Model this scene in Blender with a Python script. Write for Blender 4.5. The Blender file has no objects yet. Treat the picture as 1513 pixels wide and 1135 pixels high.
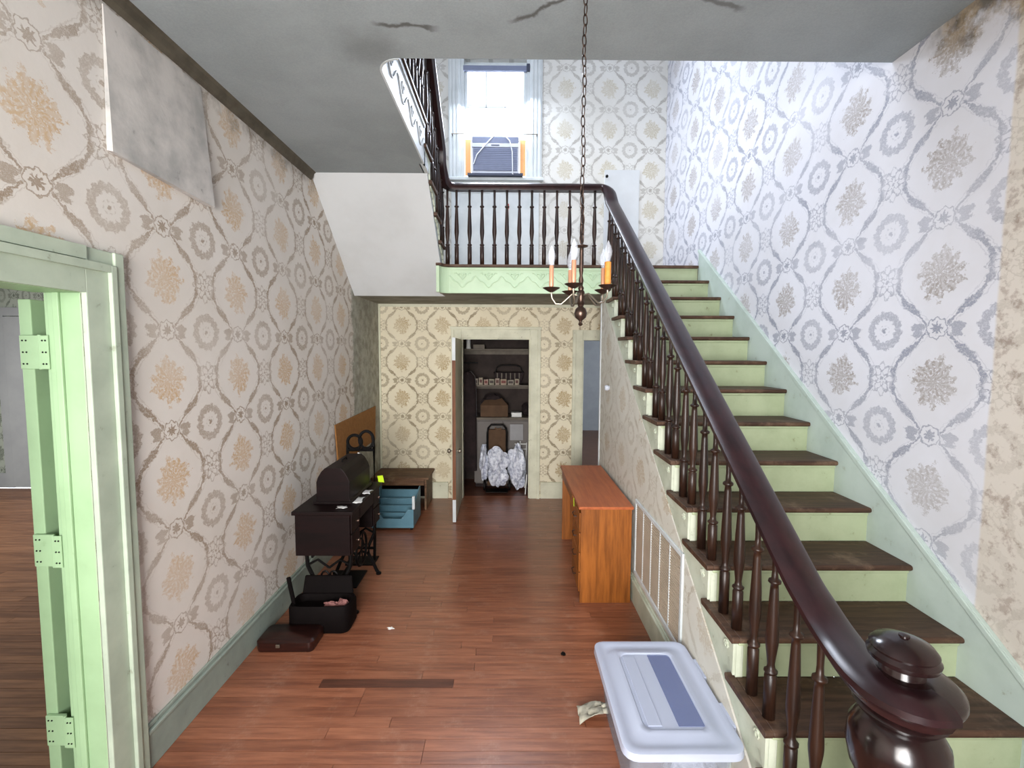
import bpy, math, random
from mathutils import Vector, Matrix
random.seed(7)
PI = math.pi
C = bpy.context.scene.collection
SC = bpy.context.scene

# ---------------------------------------------------------------- camera
F_PX, PITCH, YAW, ROLL, CAM_H = 694.87, .0715, .0069, .0047, 1.911
cam_d = bpy.data.cameras.new('camera'); cam = bpy.data.objects.new('camera', cam_d); C.objects.link(cam)
cam_d.sensor_width = 36; cam_d.lens = F_PX / 1513 * 36; cam_d.clip_start = .02
cam.matrix_world = (Matrix.Translation((0, 0, CAM_H)) @ Matrix.Rotation(-YAW, 4, 'Z')
                    @ Matrix.Rotation(PI/2 - PITCH, 4, 'X') @ Matrix.Rotation(ROLL, 4, 'Z'))
SC.camera = cam
# ---------------------------------------------------------------- world, lights, exposure
SC.view_settings.view_transform = 'Standard'; SC.view_settings.look = 'None'
SC.view_settings.gamma = 1; SC.view_settings.use_curve_mapping = False
SC.view_settings.exposure = 0.55
w = bpy.data.worlds.new('sky'); SC.world = w; w.use_nodes = True
w.node_tree.nodes['Background'].inputs[0].default_value = (.86, .92, 1, 1)
w.node_tree.nodes['Background'].inputs[1].default_value = 3.0

def area(name, loc, target, sx, sy, power, col=(1, 1, 1), spread=PI):
    d = bpy.data.lights.new(name, 'AREA'); d.shape = 'RECTANGLE'; d.size = sx; d.size_y = sy
    d.energy = power; d.color = col; d.spread = spread
    o = bpy.data.objects.new(name, d); C.objects.link(o); o.location = loc
    o.rotation_euler = (Vector(target) - Vector(loc)).to_track_quat('-Z', 'Y').to_euler()
    return o
area('landing_window_light', (-.18, 5.93, 4.95), (.2, 2.2, .4), .7, .75, 75, (.80, .87, 1))
area('upper_hall_fill_light', (-.9, -1.0, 5.3), (1.0, 4.5, 3.2), 1.6, 1.5, 62, (.88, .92, 1))  # added fill for the stairwell, set at an unseen upper front opening
area('upper_side_fill_light', (-1.5, 3.4, 5.6), (1.9, 2.9, 2.4), 1.2, 1.3, 60, (.78, .86, 1))  # added fill that brightens the right wall, from an invented side opening
area('front_door_light', (-.5, -1.45, 1.75), (-.25, 5.9, 1.5), 1.6, 1.9, 90, (1, .975, .95), math.radians(110))
area('left_room_light', (-4.6, 0.0, 1.8), (-1.7, 1.9, 1.2), 1.6, 1.8, 22, (.97, 1, .96))
area('left_room_far_light', (-6.8, 3.5, 2.0), (-4.5, 4.5, .6), 1.2, 1.5, 110, (1, .97, .92))
area('rear_room_light', (3.2, 8.6, 2.0), (1.4, 10.8, 1.2), 1.2, 1.4, 17, (.80, .88, 1))

# ---------------------------------------------------------------- mesh helpers
class MB:
    def __init__(s): s.v = []; s.f = []
    def box(s, x0, x1, y0, y1, z0, z1):
        n = len(s.v)
        s.v += [(x0,y0,z0),(x1,y0,z0),(x1,y1,z0),(x0,y1,z0),(x0,y0,z1),(x1,y0,z1),(x1,y1,z1),(x0,y1,z1)]
        s.f += [tuple(n+i for i in q) for q in ((3,2,1,0),(4,5,6,7),(0,1,5,4),(1,2,6,5),(2,3,7,6),(3,0,4,7))]
        return s
    def hexa(s, pts):
        n = len(s.v); s.v += [tuple(p) for p in pts]
        s.f += [tuple(n+i for i in q) for q in ((3,2,1,0),(4,5,6,7),(0,1,5,4),(1,2,6,5),(2,3,7,6),(3,0,4,7))]
        return s
    def prism(s, poly, axis, a, b):
        n = len(s.v); m = len(poly)
        def P(p, t):
            if axis == 'x': return (t, p[0], p[1])
            if axis == 'y': return (p[0], t, p[1])
            return (p[0], p[1], t)
        s.v += [P(p, a) for p in poly] + [P(p, b) for p in poly]
        s.f += [tuple(range(n, n+m))[::-1], tuple(range(n+m, n+2*m))]
        for i in range(m):
            j = (i+1) % m; s.f.append((n+i, n+j, n+m+j, n+m+i))
        return s
    def lathe(s, prof, c=(0,0,0), seg=16, axis='z', sq=None):
        n = len(s.v); m = len(prof)
        for k, (r, h) in enumerate(prof):
            for i in range(seg):
                a = 2*PI*(i+.5)/seg
                x, y = r*math.cos(a), r*math.sin(a)
                if axis == 'z': p = (c[0]+x, c[1]+y, c[2]+h)
                elif axis == 'x': p = (c[0]+h, c[1]+x, c[2]+y)
                else: p = (c[0]+x, c[1]+h, c[2]+y)
                s.v.append(p)
        for k in range(m-1):
            for i in range(seg):
                j = (i+1) % seg
                s.f.append((n+k*seg+i, n+k*seg+j, n+(k+1)*seg+j, n+(k+1)*seg+i))
        s.f.append(tuple(n+i for i in range(seg))[::-1])
        s.f.append(tuple(n+(m-1)*seg+i for i in range(seg)))
        return s
    def tube(s, path, r, seg=8, rz=None, up=(0,0,1), closed=False):
        """sweep an ellipse (r wide, rz high) along a path"""
        rz = rz or r; n = len(s.v); path = [Vector(p) for p in path]; m = len(path)
        up0 = Vector(up)
        for k, p in enumerate(path):
            if closed: t = path[(k+1) % m]-path[k-1]
            else: t = path[min(k+1, m-1)]-path[max(k-1, 0)]
            if t.length < 1e-9: t = Vector((0,0,1))
            t.normalize()
            sd = t.cross(up0)
            if sd.length < 1e-3: sd = t.cross(Vector((0,1,0)))
            if sd.length < 1e-3: sd = t.cross(Vector((1,0,0)))
            sd.normalize(); u = sd.cross(t)
            rr = r[k] if isinstance(r, (list, tuple)) else r
            r2 = rz[k] if isinstance(rz, (list, tuple)) else rz
            for i in range(seg):
                a = 2*PI*(i+.5)/seg
                s.v.append(tuple(p + sd*rr*math.cos(a) + u*r2*math.sin(a)))
        for k in range(m if closed else m-1):
            k2 = (k+1) % m
            for i in range(seg):
                j = (i+1) % seg
                s.f.append((n+k*seg+i, n+k*seg+j, n+k2*seg+j, n+k2*seg+i))
        if not closed:
            s.f.append(tuple(n+i for i in range(seg))[::-1]); s.f.append(tuple(n+(m-1)*seg+i for i in range(seg)))
        return s
    def blob(s, c, r, seed=0, rough=.15, u=14, v=9):
        rnd = random.Random(seed); ph = [rnd.uniform(0, 6.28) for _ in range(8)]
        n = len(s.v)
        for k in range(v+1):
            th = PI*k/v
            for i in range(u):
                a = 2*PI*i/u
                q = 1 + rough*(math.sin(3*a+ph[0])*math.sin(2*th+ph[1]) + .7*math.sin(5*a+ph[2]+3*th)*math.sin(th) + .5*math.sin(9*a+ph[3])*math.sin(4*th+ph[4]))
                s.v.append((c[0]+r[0]*q*math.sin(th)*math.cos(a), c[1]+r[1]*q*math.sin(th)*math.sin(a), c[2]+r[2]*q*math.cos(th)))
        for k in range(v):
            for i in range(u):
                j = (i+1) % u; s.f.append((n+k*u+i, n+(k+1)*u+i, n+(k+1)*u+j, n+k*u+j))
        return s
    def mesh(s, name):
        me = bpy.data.meshes.new(name); me.from_pydata(s.v, [], s.f); me.update()
        import bmesh
        b = bmesh.new(); b.from_mesh(me); bmesh.ops.recalc_face_normals(b, faces=b.faces); b.to_mesh(me); b.free()
        return me
    def build(s, name, mat, parent=None, smooth=False, bevel=0, seg=2):
        me = s.mesh(name)
        if smooth:
            for p in me.polygons: p.use_smooth = True
        me.materials.append(mat)
        return link(name, me, parent, bevel, seg, smooth)
def link(name, me, parent=None, bevel=0, seg=2, smooth=False):
    o = bpy.data.objects.new(name, me); C.objects.link(o)
    if parent: o.parent = parent
    if bevel:
        m = o.modifiers.new('bevel', 'BEVEL'); m.width = bevel; m.segments = seg; m.limit_method = 'ANGLE'; m.angle_limit = .6
    if smooth:
        try:
            m = o.modifiers.new('es', 'EDGE_SPLIT'); m.split_angle = .75
        except Exception: pass
    return o
def thing(name, label, cat, group=None, loc=(0,0,0)):
    o = bpy.data.objects.new(name, None); C.objects.link(o); o.location = loc; o.empty_display_size = .1
    return tag(o, label, cat, group)
def tag(o, label, cat, group=None):
    o['label'] = label; o['category'] = cat
    if group: o['group'] = group
    return o
def struct(o, label=None, cat=None):
    o['kind'] = 'structure'
    if label: o['label'] = label
    if cat: o['category'] = cat
    return o
def sempty(name, label, cat):
    return struct(thing(name, label, cat))

# ---------------------------------------------------------------- material helpers
def srgb(r, g, b):
    f = lambda c: c/12.92 if c <= .04045 else ((c+.055)/1.055)**2.4
    return (f(r/255), f(g/255), f(b/255), 1)
class N:
    """tiny expression wrapper over Math nodes"""
    def __init__(s, nt, sock): s.nt = nt; s.s = sock
    def op(s, o, *a):
        n = s.nt.nodes.new('ShaderNodeMath'); n.operation = o
        for i, x in enumerate((s,)+a):
            if isinstance(x, N): s.nt.links.new(x.s, n.inputs[i])
            else: n.inputs[i].default_value = x
        return N(s.nt, n.outputs[0])
    def __add__(s, o): return s.op('ADD', o)
    def __radd__(s, o): return s.op('ADD', o)
    def __sub__(s, o): return s.op('SUBTRACT', o)
    def __rsub__(s, o): return (s*-1)+o
    def __mul__(s, o): return s.op('MULTIPLY', o)
    def __rmul__(s, o): return s.op('MULTIPLY', o)
    def __truediv__(s, o): return s.op('DIVIDE', o)
    def abs(s): return s.op('ABSOLUTE')
    def sin(s): return s.op('SINE')
    def cos(s): return s.op('COSINE')
    def sqrt(s): return s.op('SQRT')
    def mx(s, o): return s.op('MAXIMUM', o)
    def mn(s, o): return s.op('MINIMUM', o)
    def atan2(s, o): return s.op('ARCTAN2', o)
    def ss(s, a, b):
        """smoothstep from a to b -> 0..1 (a may exceed b)"""
        n = s.nt.nodes.new('ShaderNodeMapRange'); n.interpolation_type = 'SMOOTHSTEP'
        s.nt.links.new(s.s, n.inputs[0])
        if a < b: v = (a, b, 0, 1)
        else: v = (b, a, 1, 0)
        for i, x in enumerate(v): n.inputs[i+1].default_value = x
        return N(s.nt, n.outputs[0])
def noise(nt, vec, scale, detail=3, rough=.5, color=False):
    n = nt.nodes.new('ShaderNodeTexNoise'); n.inputs['Scale'].default_value = scale
    n.inputs['Detail'].default_value = detail; n.inputs['Roughness'].default_value = rough
    if vec is not None: nt.links.new(vec, n.inputs['Vector'])
    return N(nt, n.outputs['Fac' if not color else 'Color'])
def mix(nt, fac, a, b):
    n = nt.nodes.new('ShaderNodeMix'); n.data_type = 'RGBA'
    def put(i, x):
        if isinstance(x, N): nt.links.new(x.s, n.inputs[i])
        elif hasattr(x, 'links'): nt.links.new(x, n.inputs[i])
        else: n.inputs[i].default_value = x
    put(0, fac); put(6, a); put(7, b)
    return n.outputs[2]
def comb(nt, x, y, z=0.0):
    n = nt.nodes.new('ShaderNodeCombineXYZ')
    for i, q in enumerate((x, y, z)):
        if isinstance(q, N): nt.links.new(q.s, n.inputs[i])
        else: n.inputs[i].default_value = q
    return n.outputs[0]
def new_mat(name, rough=.6, spec=.3):
    m = bpy.data.materials.new(name); m.use_nodes = True
    nt = m.node_tree; b = nt.nodes['Principled BSDF']
    b.inputs['Roughness'].default_value = rough
    b.inputs['Specular IOR Level'].default_value = spec
    return m, nt, b
def coords(nt, kind='Object'):
    t = nt.nodes.new('ShaderNodeTexCoord'); return t.outputs[kind]
def xyz(nt, vec):
    n = nt.nodes.new('ShaderNodeSeparateXYZ'); nt.links.new(vec, n.inputs[0])
    return [N(nt, o) for o in n.outputs]
def bump(nt, b, h, strength=.3, dist=.01):
    n = nt.nodes.new('ShaderNodeBump'); n.inputs['Strength'].default_value = strength; n.inputs['Distance'].default_value = dist
    nt.links.new(h.s if isinstance(h, N) else h, n.inputs['Height']); nt.links.new(n.outputs[0], b.inputs['Normal'])

def paint(name, col, col2=None, rough=.5, scale=3, amt=.5, bmp=.1, dirt=None, metal=0, spec=.3, fine=60):
    """paint / plain surface: two tones blended by noise, optional dirt tone"""
    m, nt, b = new_mat(name, rough, spec); v = coords(nt)
    col2 = col2 or tuple(c*.8 for c in col[:3])+(1,)
    k = noise(nt, v, scale, 5, .6).ss(.35, .7)*amt
    c = mix(nt, k, col, col2)
    if dirt:
        k2 = noise(nt, v, scale*4, 6, .7).ss(.62, .72)
        c = mix(nt, k2*.7, c, dirt)
    nt.links.new(c, b.inputs['Base Color']); b.inputs['Metallic'].default_value = metal
    if bmp: bump(nt, b, noise(nt, v, fine, 4, .6), bmp, .004)
    return m
def wood(name, col, col2, rough=.35, axis=0, scale=1.0, rand=0.0, spec=.4, wear=None):
    m, nt, b = new_mat(name, rough, spec); v = coords(nt); x, y, z = xyz(nt, v)
    oi = nt.nodes.new('ShaderNodeObjectInfo'); r = N(nt, oi.outputs['Random'])
    c3 = [x, y, z]
    k = [12*scale]*3; k[axis] = 1.0*scale
    g = noise(nt, comb(nt, c3[0]*k[0]+r*31, c3[1]*k[1]+r*17, c3[2]*k[2]), 3, 6, .65)
    c = mix(nt, g.ss(.3, .7), col, col2)
    if rand:
        mu = nt.nodes.new('ShaderNodeMix'); mu.data_type = 'RGBA'; mu.blend_type = 'MULTIPLY'
        nt.links.new(((r-.5)*rand+.5).s, mu.inputs[0])
        nt.links.new(c, mu.inputs[6]); mu.inputs[7].default_value = (.50, .44, .42, 1); c = mu.outputs[2]
    if wear:
        k2 = noise(nt, v, 5, 6, .7).ss(.5, .75)
        c = mix(nt, k2*.75, c, wear)
    nt.links.new(c, b.inputs['Base Color'])
    bump(nt, b, g, .12, .002)
    return m
def plain(name, col, rough=.5, metal=0, spec=.4):
    return paint(name, col, tuple(c*.85 for c in col[:3])+(1,), rough, 8, .6, .05, None, metal, spec)

# wallpaper node group: ogee garlands, leafy medallions, wreaths, rosettes
def make_wallpaper_group():
    g = bpy.data.node_groups.new('wallpaper_print', 'ShaderNodeTree')
    g.interface.new_socket('U', in_out='INPUT', socket_type='NodeSocketFloat')
    g.interface.new_socket('V', in_out='INPUT', socket_type='NodeSocketFloat')
    for n in ('Ground', 'Garland', 'Medallion'): g.interface.new_socket(n, in_out='INPUT', socket_type='NodeSocketColor')
    g.interface.new_socket('Color', in_out='OUTPUT', socket_type='NodeSocketColor')
    g.interface.new_socket('Ink', in_out='OUTPUT', socket_type='NodeSocketFloat')
    gi = g.nodes.new('NodeGroupInput'); go = g.nodes.new('NodeGroupOutput')
    P, Q = .53, .475
    U0, V0 = N(g, gi.outputs['U']), N(g, gi.outputs['V'])
    vec0 = comb(g, U0, V0)
    nA = noise(g, vec0, 45, 2, .6); nB = noise(g, comb(g, U0+9.1, V0+3.3), 45, 2, .6)
    U = U0+(nA-.5)*.03; V = V0+(nB-.5)*.03
    def fold(q, per):        # distance from nearest multiple, signed
        a = q/per; return (a - a.op('ROUND'))*per
    def dist(x, y): return (x*x+y*y).sqrt()
    fx, fy = fold(U, P), fold(V, Q)                   # medallion centred
    gx, gy = fold(U+P/2, P), fold(V+Q/2, Q)           # offset half
    th0 = fy.atan2(fx)
    fine = noise(g, vec0, 110, 3, .7)
    # medallion
    r0 = dist(fx*1.08, fy*.98)
    lobes = (th0*11.0+(r0*70).sin()*.9).sin()*.012+(th0*4.0+.5).sin()*.008
    Rm = .100 + lobes + (fine-.5)*.075 + (noise(g, comb(g, U0+2.2, V0), 34, 2, .5)-.5)*.09
    med = (r0-Rm).ss(.003, -.004)
    gaps = noise(g, vec0, 75, 3, .7).ss(.62, .52)
    vein = (((th0*17.0+(r0*90).sin()).sin()*.5+.5)*.45+.55)
    med = med*gaps*vein
    # garland
    yy = fy.abs()/Q; xx = fx.abs()/P
    cc = ((yy*(2*PI)).cos()+1)*.5
    t = cc.op('POWER', .62)*.335+.062
    sl = (yy*(2*PI)).sin()*(.335*PI*P/Q)*1.15
    dg = (xx-t).abs()*P/((sl*sl)+1).sqrt()
    seg = ((yy*(2*PI)*4.0+.6).sin())*.0055
    gar = (dg-(seg+.0105)-(fine-.5)*.012).ss(.002, -.002)
    gar = gar*(noise(g, vec0, 80, 3, .7).ss(.36, .5)*.45+.55)
    thin = ((dg-.017).abs()).ss(.0026, .0008)*.3
    # wreath
    r1 = dist(gx*1.0, gy*1.0); th1 = gy.atan2(gx)
    wr = ((r1-.076-(th1*14.0).sin()*.004).abs()-.019-(fine-.5)*.026).ss(.003, -.003)*(noise(g, vec0, 90, 2, .6).ss(.36, .52)*.4+.6)
    dot = r1.ss(.014, .007); dot2 = ((r1-.026).abs()).ss(.004, .001)*.5*((th1*8).sin()*.5+.5)
    # rosette at (0, Q/2)
    r2 = dist(fx, gy); th2 = gy.atan2(fx)
    ro = (r2-.022-(th2*8.0).cos()*.007-(fine-.5)*.012).ss(.002, -.002).mx((((r2-.044-(th2*8).cos()*.003).abs()).ss(.0048, .002))*.9)
    lx = fx.abs()-.088
    lf = (dist(lx*.9, gy*.75)-.026-((gy*150).sin()*.007)-(fine-.5)*.03).ss(.003, -.003)
    # filigree at (P/2, 0)
    r3 = dist(gx, fy); th3 = fy.atan2(gx)
    fi = ((r3-.052-(th3*6.0).cos()*.018).abs()).ss(.0075, .003)
    fi = fi.mx(((r3-.028-(th3*6.0).cos()*-.009).abs()).ss(.0055, .002)).mx(r3.ss(.012, .006))
    fi = fi.mx((r3-.070-(th3*8.0).cos()*.014-(fine-.5)*.03).abs().ss(.006, .002)*.8)
    keep = r2.ss(.045, .052)*r3.ss(.05, .07)
    gar2 = (gar.mx(thin))*keep
    patt = gar2.mx(wr*.75).mx(dot).mx(dot2).mx(ro).mx(lf*.8).mx(fi*.8)
    speck = noise(g, vec0, 200, 2, .7).ss(.3, .6)*.35+.65
    patt = patt*speck
    wear = noise(g, vec0, 1.3, 4, .6).ss(.3, .62)*.55+.45
    c = mix(g, patt*wear*.85, gi.outputs['Ground'], gi.outputs['Garland'])
    c = mix(g, med*wear*.8, c, gi.outputs['Medallion'])
    g.links.new(c, go.inputs['Color']); g.links.new((patt.mx(med)).s, go.inputs['Ink'])
    return g
WG = make_wallpaper_group()
def wallpaper(name, ax, u0, v0, ground, garland, medal, us=1.0, vs=1.0, rough=.75, post=None, bmp=.15):
    m, nt, b = new_mat(name, rough, .25); v = coords(nt); c3 = xyz(nt, v)
    gn = nt.nodes.new('ShaderNodeGroup'); gn.node_tree = WG
    nt.links.new(((c3[ax]-u0)*us).s, gn.inputs['U']); nt.links.new(((c3[2]-v0)*vs).s, gn.inputs['V'])
    big = noise(nt, v, 1.1, 5, .65).ss(.35, .7)
    gcol = mix(nt, big*.5, ground, tuple(a*k for a, k in zip(ground[:3], (.82, .8, .76)))+(1,))
    nt.links.new(gcol, gn.inputs['Ground']); gn.inputs['Garland'].default_value = garland; gn.inputs['Medallion'].default_value = medal
    c = gn.outputs['Color']
    if post: c = post(nt, v, c3, c)
    nt.links.new(c, b.inputs['Base Color'])
    h = noise(nt, v, 18, 5, .6)*.6 + N(nt, gn.outputs['Ink'])*.25
    bump(nt, b, h, bmp, .01)
    return m

def post_left(nt, v, c3, c):
    n = noise(nt, v, 6, 5, .7)
    bare = (c3[1]+(n-.5)*.35).ss(4.93, 5.0)                 # bare plaster next to the rear corner
    pl = mix(nt, noise(nt, v, 9, 6, .7).ss(.35, .65), srgb(176, 178, 168), srgb(136, 136, 124))
    c = mix(nt, bare*.92, c, pl)
    # damp staining under the ceiling
    d = (c3[2]+(n-.5)*.5).ss(3.18, 3.40)
    return mix(nt, d*.65, c, srgb(88, 80, 66))
def post_right(nt, v, c3, c):
    n = noise(nt, v, 5, 5, .7); y, z = c3[1], c3[2]
    torn = (y+(n-.5)*.02).ss(1.865, 1.850)                    # strip where the top layer is gone
    old = mix(nt, noise(nt, v, 14, 5, .7).ss(.5, .62), srgb(205, 192, 168), srgb(150, 124, 84))
    c2 = mix(nt, torn*.6, c, old)
    st = ((z+(n-.5)*.55)+y*-.12).ss(2.92, 3.06)*(y+(n-.5)*.5).ss(2.35, 2.05)   # brown damp stain at the top
    return mix(nt, st*.85, c2, mix(nt, noise(nt, v, 9, 5, .6).ss(.4, .6), srgb(70, 58, 30), srgb(150, 128, 92)))
def post_side(nt, v, c3, c):
    k = noise(nt, v, 7, 7, .75)
    c = mix(nt, k.ss(.38, .52)*.85, srgb(206, 203, 192), c)
    k2 = noise(nt, comb(nt, c3[1]*9, c3[2]*3, 5.0), 1.5, 6, .75).ss(.63, .68)
    return mix(nt, k2*.75, c, srgb(140, 118, 84))

M = {}
M['paper_left'] = wallpaper('wallpaper_left', 1, 2.28, 1.756, srgb(222, 217, 211), srgb(134, 110, 82), srgb(196, 160, 110), .898, .975, post=post_left)
M['paper_back'] = wallpaper('wallpaper_back', 0, -1.355, 1.758, srgb(228, 220, 196), srgb(112, 92, 56), srgb(158, 128, 70), 1.03, 1.026)
M['paper_up'] = wallpaper('wallpaper_landing', 0, .684, 4.617, srgb(216, 216, 212), srgb(150, 146, 138), srgb(178, 168, 140), 1.0, .983)
M['paper_right'] = wallpaper('wallpaper_right', 1, 2.116, 2.262, srgb(216, 217, 224), srgb(122, 127, 144), srgb(140, 130, 120), .898, .975, post=post_right)  # bluish cast of the cool light is mixed into the faded colours
M['paper_side'] = wallpaper('wallpaper_side', 1, 2.2, 1.5, srgb(214, 212, 202), srgb(168, 158, 138), srgb(170, 145, 104), .9, 1.0, post=post_side)
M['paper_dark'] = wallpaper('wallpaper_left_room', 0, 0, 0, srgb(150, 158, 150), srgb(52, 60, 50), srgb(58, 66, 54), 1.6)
M['ceiling'] = None
def ceiling_mat():
    m, nt, b = new_mat('ceiling_plaster', .8, .2); v = coords(nt); x, y, z = xyz(nt, v)
    n = noise(nt, v, 2.2, 5, .6); n2 = noise(nt, v, 7, 5, .6); n3 = noise(nt, v, 130, 2, .7)
    c = mix(nt, n.ss(.35, .7)*.5+n3.ss(.3, .7)*.35, srgb(160, 168, 171), srgb(140, 148, 150))
    def crack(x0, y0, x1, y1, wd):
        L = math.hypot(x1-x0, y1-y0); ux, uy = (x1-x0)/L, (y1-y0)/L
        dx, dy = x-x0, y-y0
        t = (dx*ux+dy*uy); d = (dx*(-uy)+dy*ux+(n2-.5)*.12).abs()
        return d.ss(wd, wd*.2)*t.ss(-.02, .06)*t.ss(L+.02, L-.06)
    k = crack(.0, 2.21, .42, 1.93, .020).mx(crack(-.62, 2.2, -.33, 2.26, .02)).mx(crack(.72, 2.0, 1.0, 2.12, .025)*.8)
    k = k.mx((((x+.67)*(x+.67)+(y-2.4)*(y-2.4)).sqrt()+(n2-.5)*.2).ss(.22, .02)*.4)
    c = mix(nt, k*.75, c, srgb(70, 66, 60))
    nt.links.new(c, b.inputs['Base Color']); bump(nt, b, n2, .2, .01)
    return m
M['ceiling'] = ceiling_mat()
M['soffit_white'] = paint('soffit_white', srgb(208, 212, 214), srgb(194, 197, 198), .75, 2, .6, .12)
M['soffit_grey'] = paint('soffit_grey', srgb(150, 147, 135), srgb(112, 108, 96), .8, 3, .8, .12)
M['green'] = paint('green_gloss_paint', srgb(176, 188, 154), srgb(154, 166, 132), .45, 4, .7, .08, srgb(120, 116, 86))
M['green_fascia'] = paint('green_fascia_paint', srgb(190, 212, 182), srgb(172, 196, 164), .45, 4, .6, .06)
M['green_jamb'] = paint('green_jamb_paint', srgb(156, 186, 146), srgb(140, 168, 130), .4, 3, .7, .06, srgb(140, 168, 128))
M['casing'] = paint('casing_paint', srgb(178, 190, 172), srgb(154, 166, 150), .5, 4, .7, .08, srgb(130, 134, 116))
M['casing_back'] = paint('rear_casing_paint', srgb(214, 214, 192), srgb(190, 190, 168), .5, 5, .7, .08, srgb(130, 122, 94))
M['white_trim'] = paint('white_trim_paint', srgb(206, 212, 214), srgb(184, 192, 194), .5, 5, .6, .06)
M['skirt'] = paint('stair_skirt_paint', srgb(190, 204, 196), srgb(166, 182, 172), .5, 3, .7, .08, srgb(150, 152, 132))
M['carriage'] = paint('stair_string_paint', srgb(198, 204, 186), srgb(172, 180, 160), .6, 5, .8, .15, srgb(140, 132, 108))
M['baseboard'] = paint('baseboard_paint', srgb(150, 162, 152), srgb(128, 140, 132), .5, 4, .7, .08, srgb(110, 110, 98))
M['floor'] = wood('floor_board_wood', srgb(184, 120, 88), srgb(140, 84, 60), .30, 0, 1.0, .42, .8, srgb(176, 134, 112))
M['floor_left'] = wood('left_room_board_wood', srgb(150, 108, 80), srgb(110, 74, 52), .4, 0, 1.0, .6)
M['floor_dark'] = paint('subfloor', srgb(44, 26, 20), srgb(30, 18, 14), .7)
M['patch_shade_board'] = wood('patch_and_shade_board_wood', srgb(104, 64, 48), srgb(78, 48, 36), .4, 0)  # real dark patch board; also laid in the closet as painted shade
M['tread'] = wood('tread_wood', srgb(104, 78, 60), srgb(66, 48, 38), .55, 0, 1.0, .2, .3, srgb(136, 112, 92))
M['rail'] = wood('handrail_varnished_wood', srgb(46, 24, 27), srgb(27, 13, 16), .3, 1, .6, 0, .6)
M['newel'] = wood('newel_varnished_wood', srgb(38, 22, 22), srgb(20, 11, 11), .2, 2, .6, 0, .7)
M['baluster'] = wood('baluster_wood', srgb(58, 36, 24), srgb(26, 15, 11), .38, 2, .8, .5)
M['desk'] = wood('desk_varnished_wood', srgb(166, 98, 38), srgb(118, 66, 22), .42, 2, .7)
M['desk_top'] = wood('desk_top_wood', srgb(186, 104, 60), srgb(160, 82, 44), .4, 1, .7)
M['dark_wood'] = wood('black_brown_wood', srgb(26, 12, 12), srgb(13, 7, 7), .45, 0, .7, 0, .15)
M['iron'] = plain('black_cast_iron', srgb(12, 10, 10), .55, .3, .2)
M['black_case'] = paint('black_case_leatherette', srgb(14, 9, 9), srgb(9, 6, 6), .7, 10, .6, .3, None, 0, .08)
M['cork'] = paint('brown_hardboard', srgb(150, 104, 56), srgb(130, 86, 44), .8, 30, .6, .2)
M['blue'] = paint('blue_plastic', srgb(96, 136, 152), srgb(74, 112, 128), .4, 8, .5, .03, srgb(150, 176, 184))
M['bench'] = wood('old_bench_wood', srgb(120, 88, 62), srgb(70, 48, 34), .6, 0, 1, 0, .3, srgb(150, 126, 100))
M['paperwhite'] = plain('white_paper', srgb(225, 225, 222), .8)
M['scrap'] = paint('crumpled_cloth', srgb(180, 176, 160), srgb(140, 136, 122), .85, 20, .8, .4)
M['yellow'] = plain('yellow_green_tag', srgb(200, 232, 40), .6)
M['bag'] = paint('white_plastic_bag', srgb(226, 230, 240), srgb(140, 146, 170), .4, 30, .9, .9, None, 0, .5, 34)
M['brass'] = plain('aged_brass', srgb(140, 132, 118), .4, .9)
M['bronze'] = plain('dark_bronze', srgb(86, 70, 62), .35, .9)
M['sleeve'] = plain('copper_candle_sleeve', srgb(206, 150, 120), .35, .4)
M['sleeve_amber'] = paint('amber_candle_sleeve', srgb(200, 136, 66), srgb(184, 110, 34), .6, 60, .8, .3)
M['grille'] = paint('tan_grille', srgb(184, 170, 152), srgb(164, 150, 132), .6, 6, .5, .05)
M['grey_door'] = paint('grey_door_paint', srgb(150, 154, 158), srgb(132, 136, 142), .6, 3, .5, .05)
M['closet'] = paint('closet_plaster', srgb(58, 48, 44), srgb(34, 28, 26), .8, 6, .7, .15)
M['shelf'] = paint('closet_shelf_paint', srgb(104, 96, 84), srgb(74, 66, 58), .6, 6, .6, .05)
M['cardboard'] = paint('cardboard', srgb(92, 70, 52), srgb(70, 52, 38), .85, 8, .6, .1)
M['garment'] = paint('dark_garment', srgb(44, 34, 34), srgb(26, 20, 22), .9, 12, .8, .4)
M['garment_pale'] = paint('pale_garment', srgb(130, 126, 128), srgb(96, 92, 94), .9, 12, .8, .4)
M['ac_white'] = plain('air_conditioner_shell', srgb(196, 202, 214), .5)
M['ac_blue'] = plain('air_conditioner_grille', srgb(118, 126, 150), .5)
M['ac_dark'] = plain('dark_blue_grey_fittings', srgb(60, 66, 84), .6)  # dark blue grey for badge, support, blind bracket and outlet socket
M['orange'] = plain('orange_filler_panel', srgb(240, 178, 120), .7)
M['stripped'] = wood('stripped_door_edge_wood', srgb(128, 78, 44), srgb(90, 50, 28), .6, 2)
M['cord'] = plain('white_cord', srgb(216, 220, 226), .5)
M['blank'] = paint('bare_backing_sheet', srgb(206, 202, 198), srgb(158, 158, 156), .85, 4, .9, .2, srgb(140, 138, 134))

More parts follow.
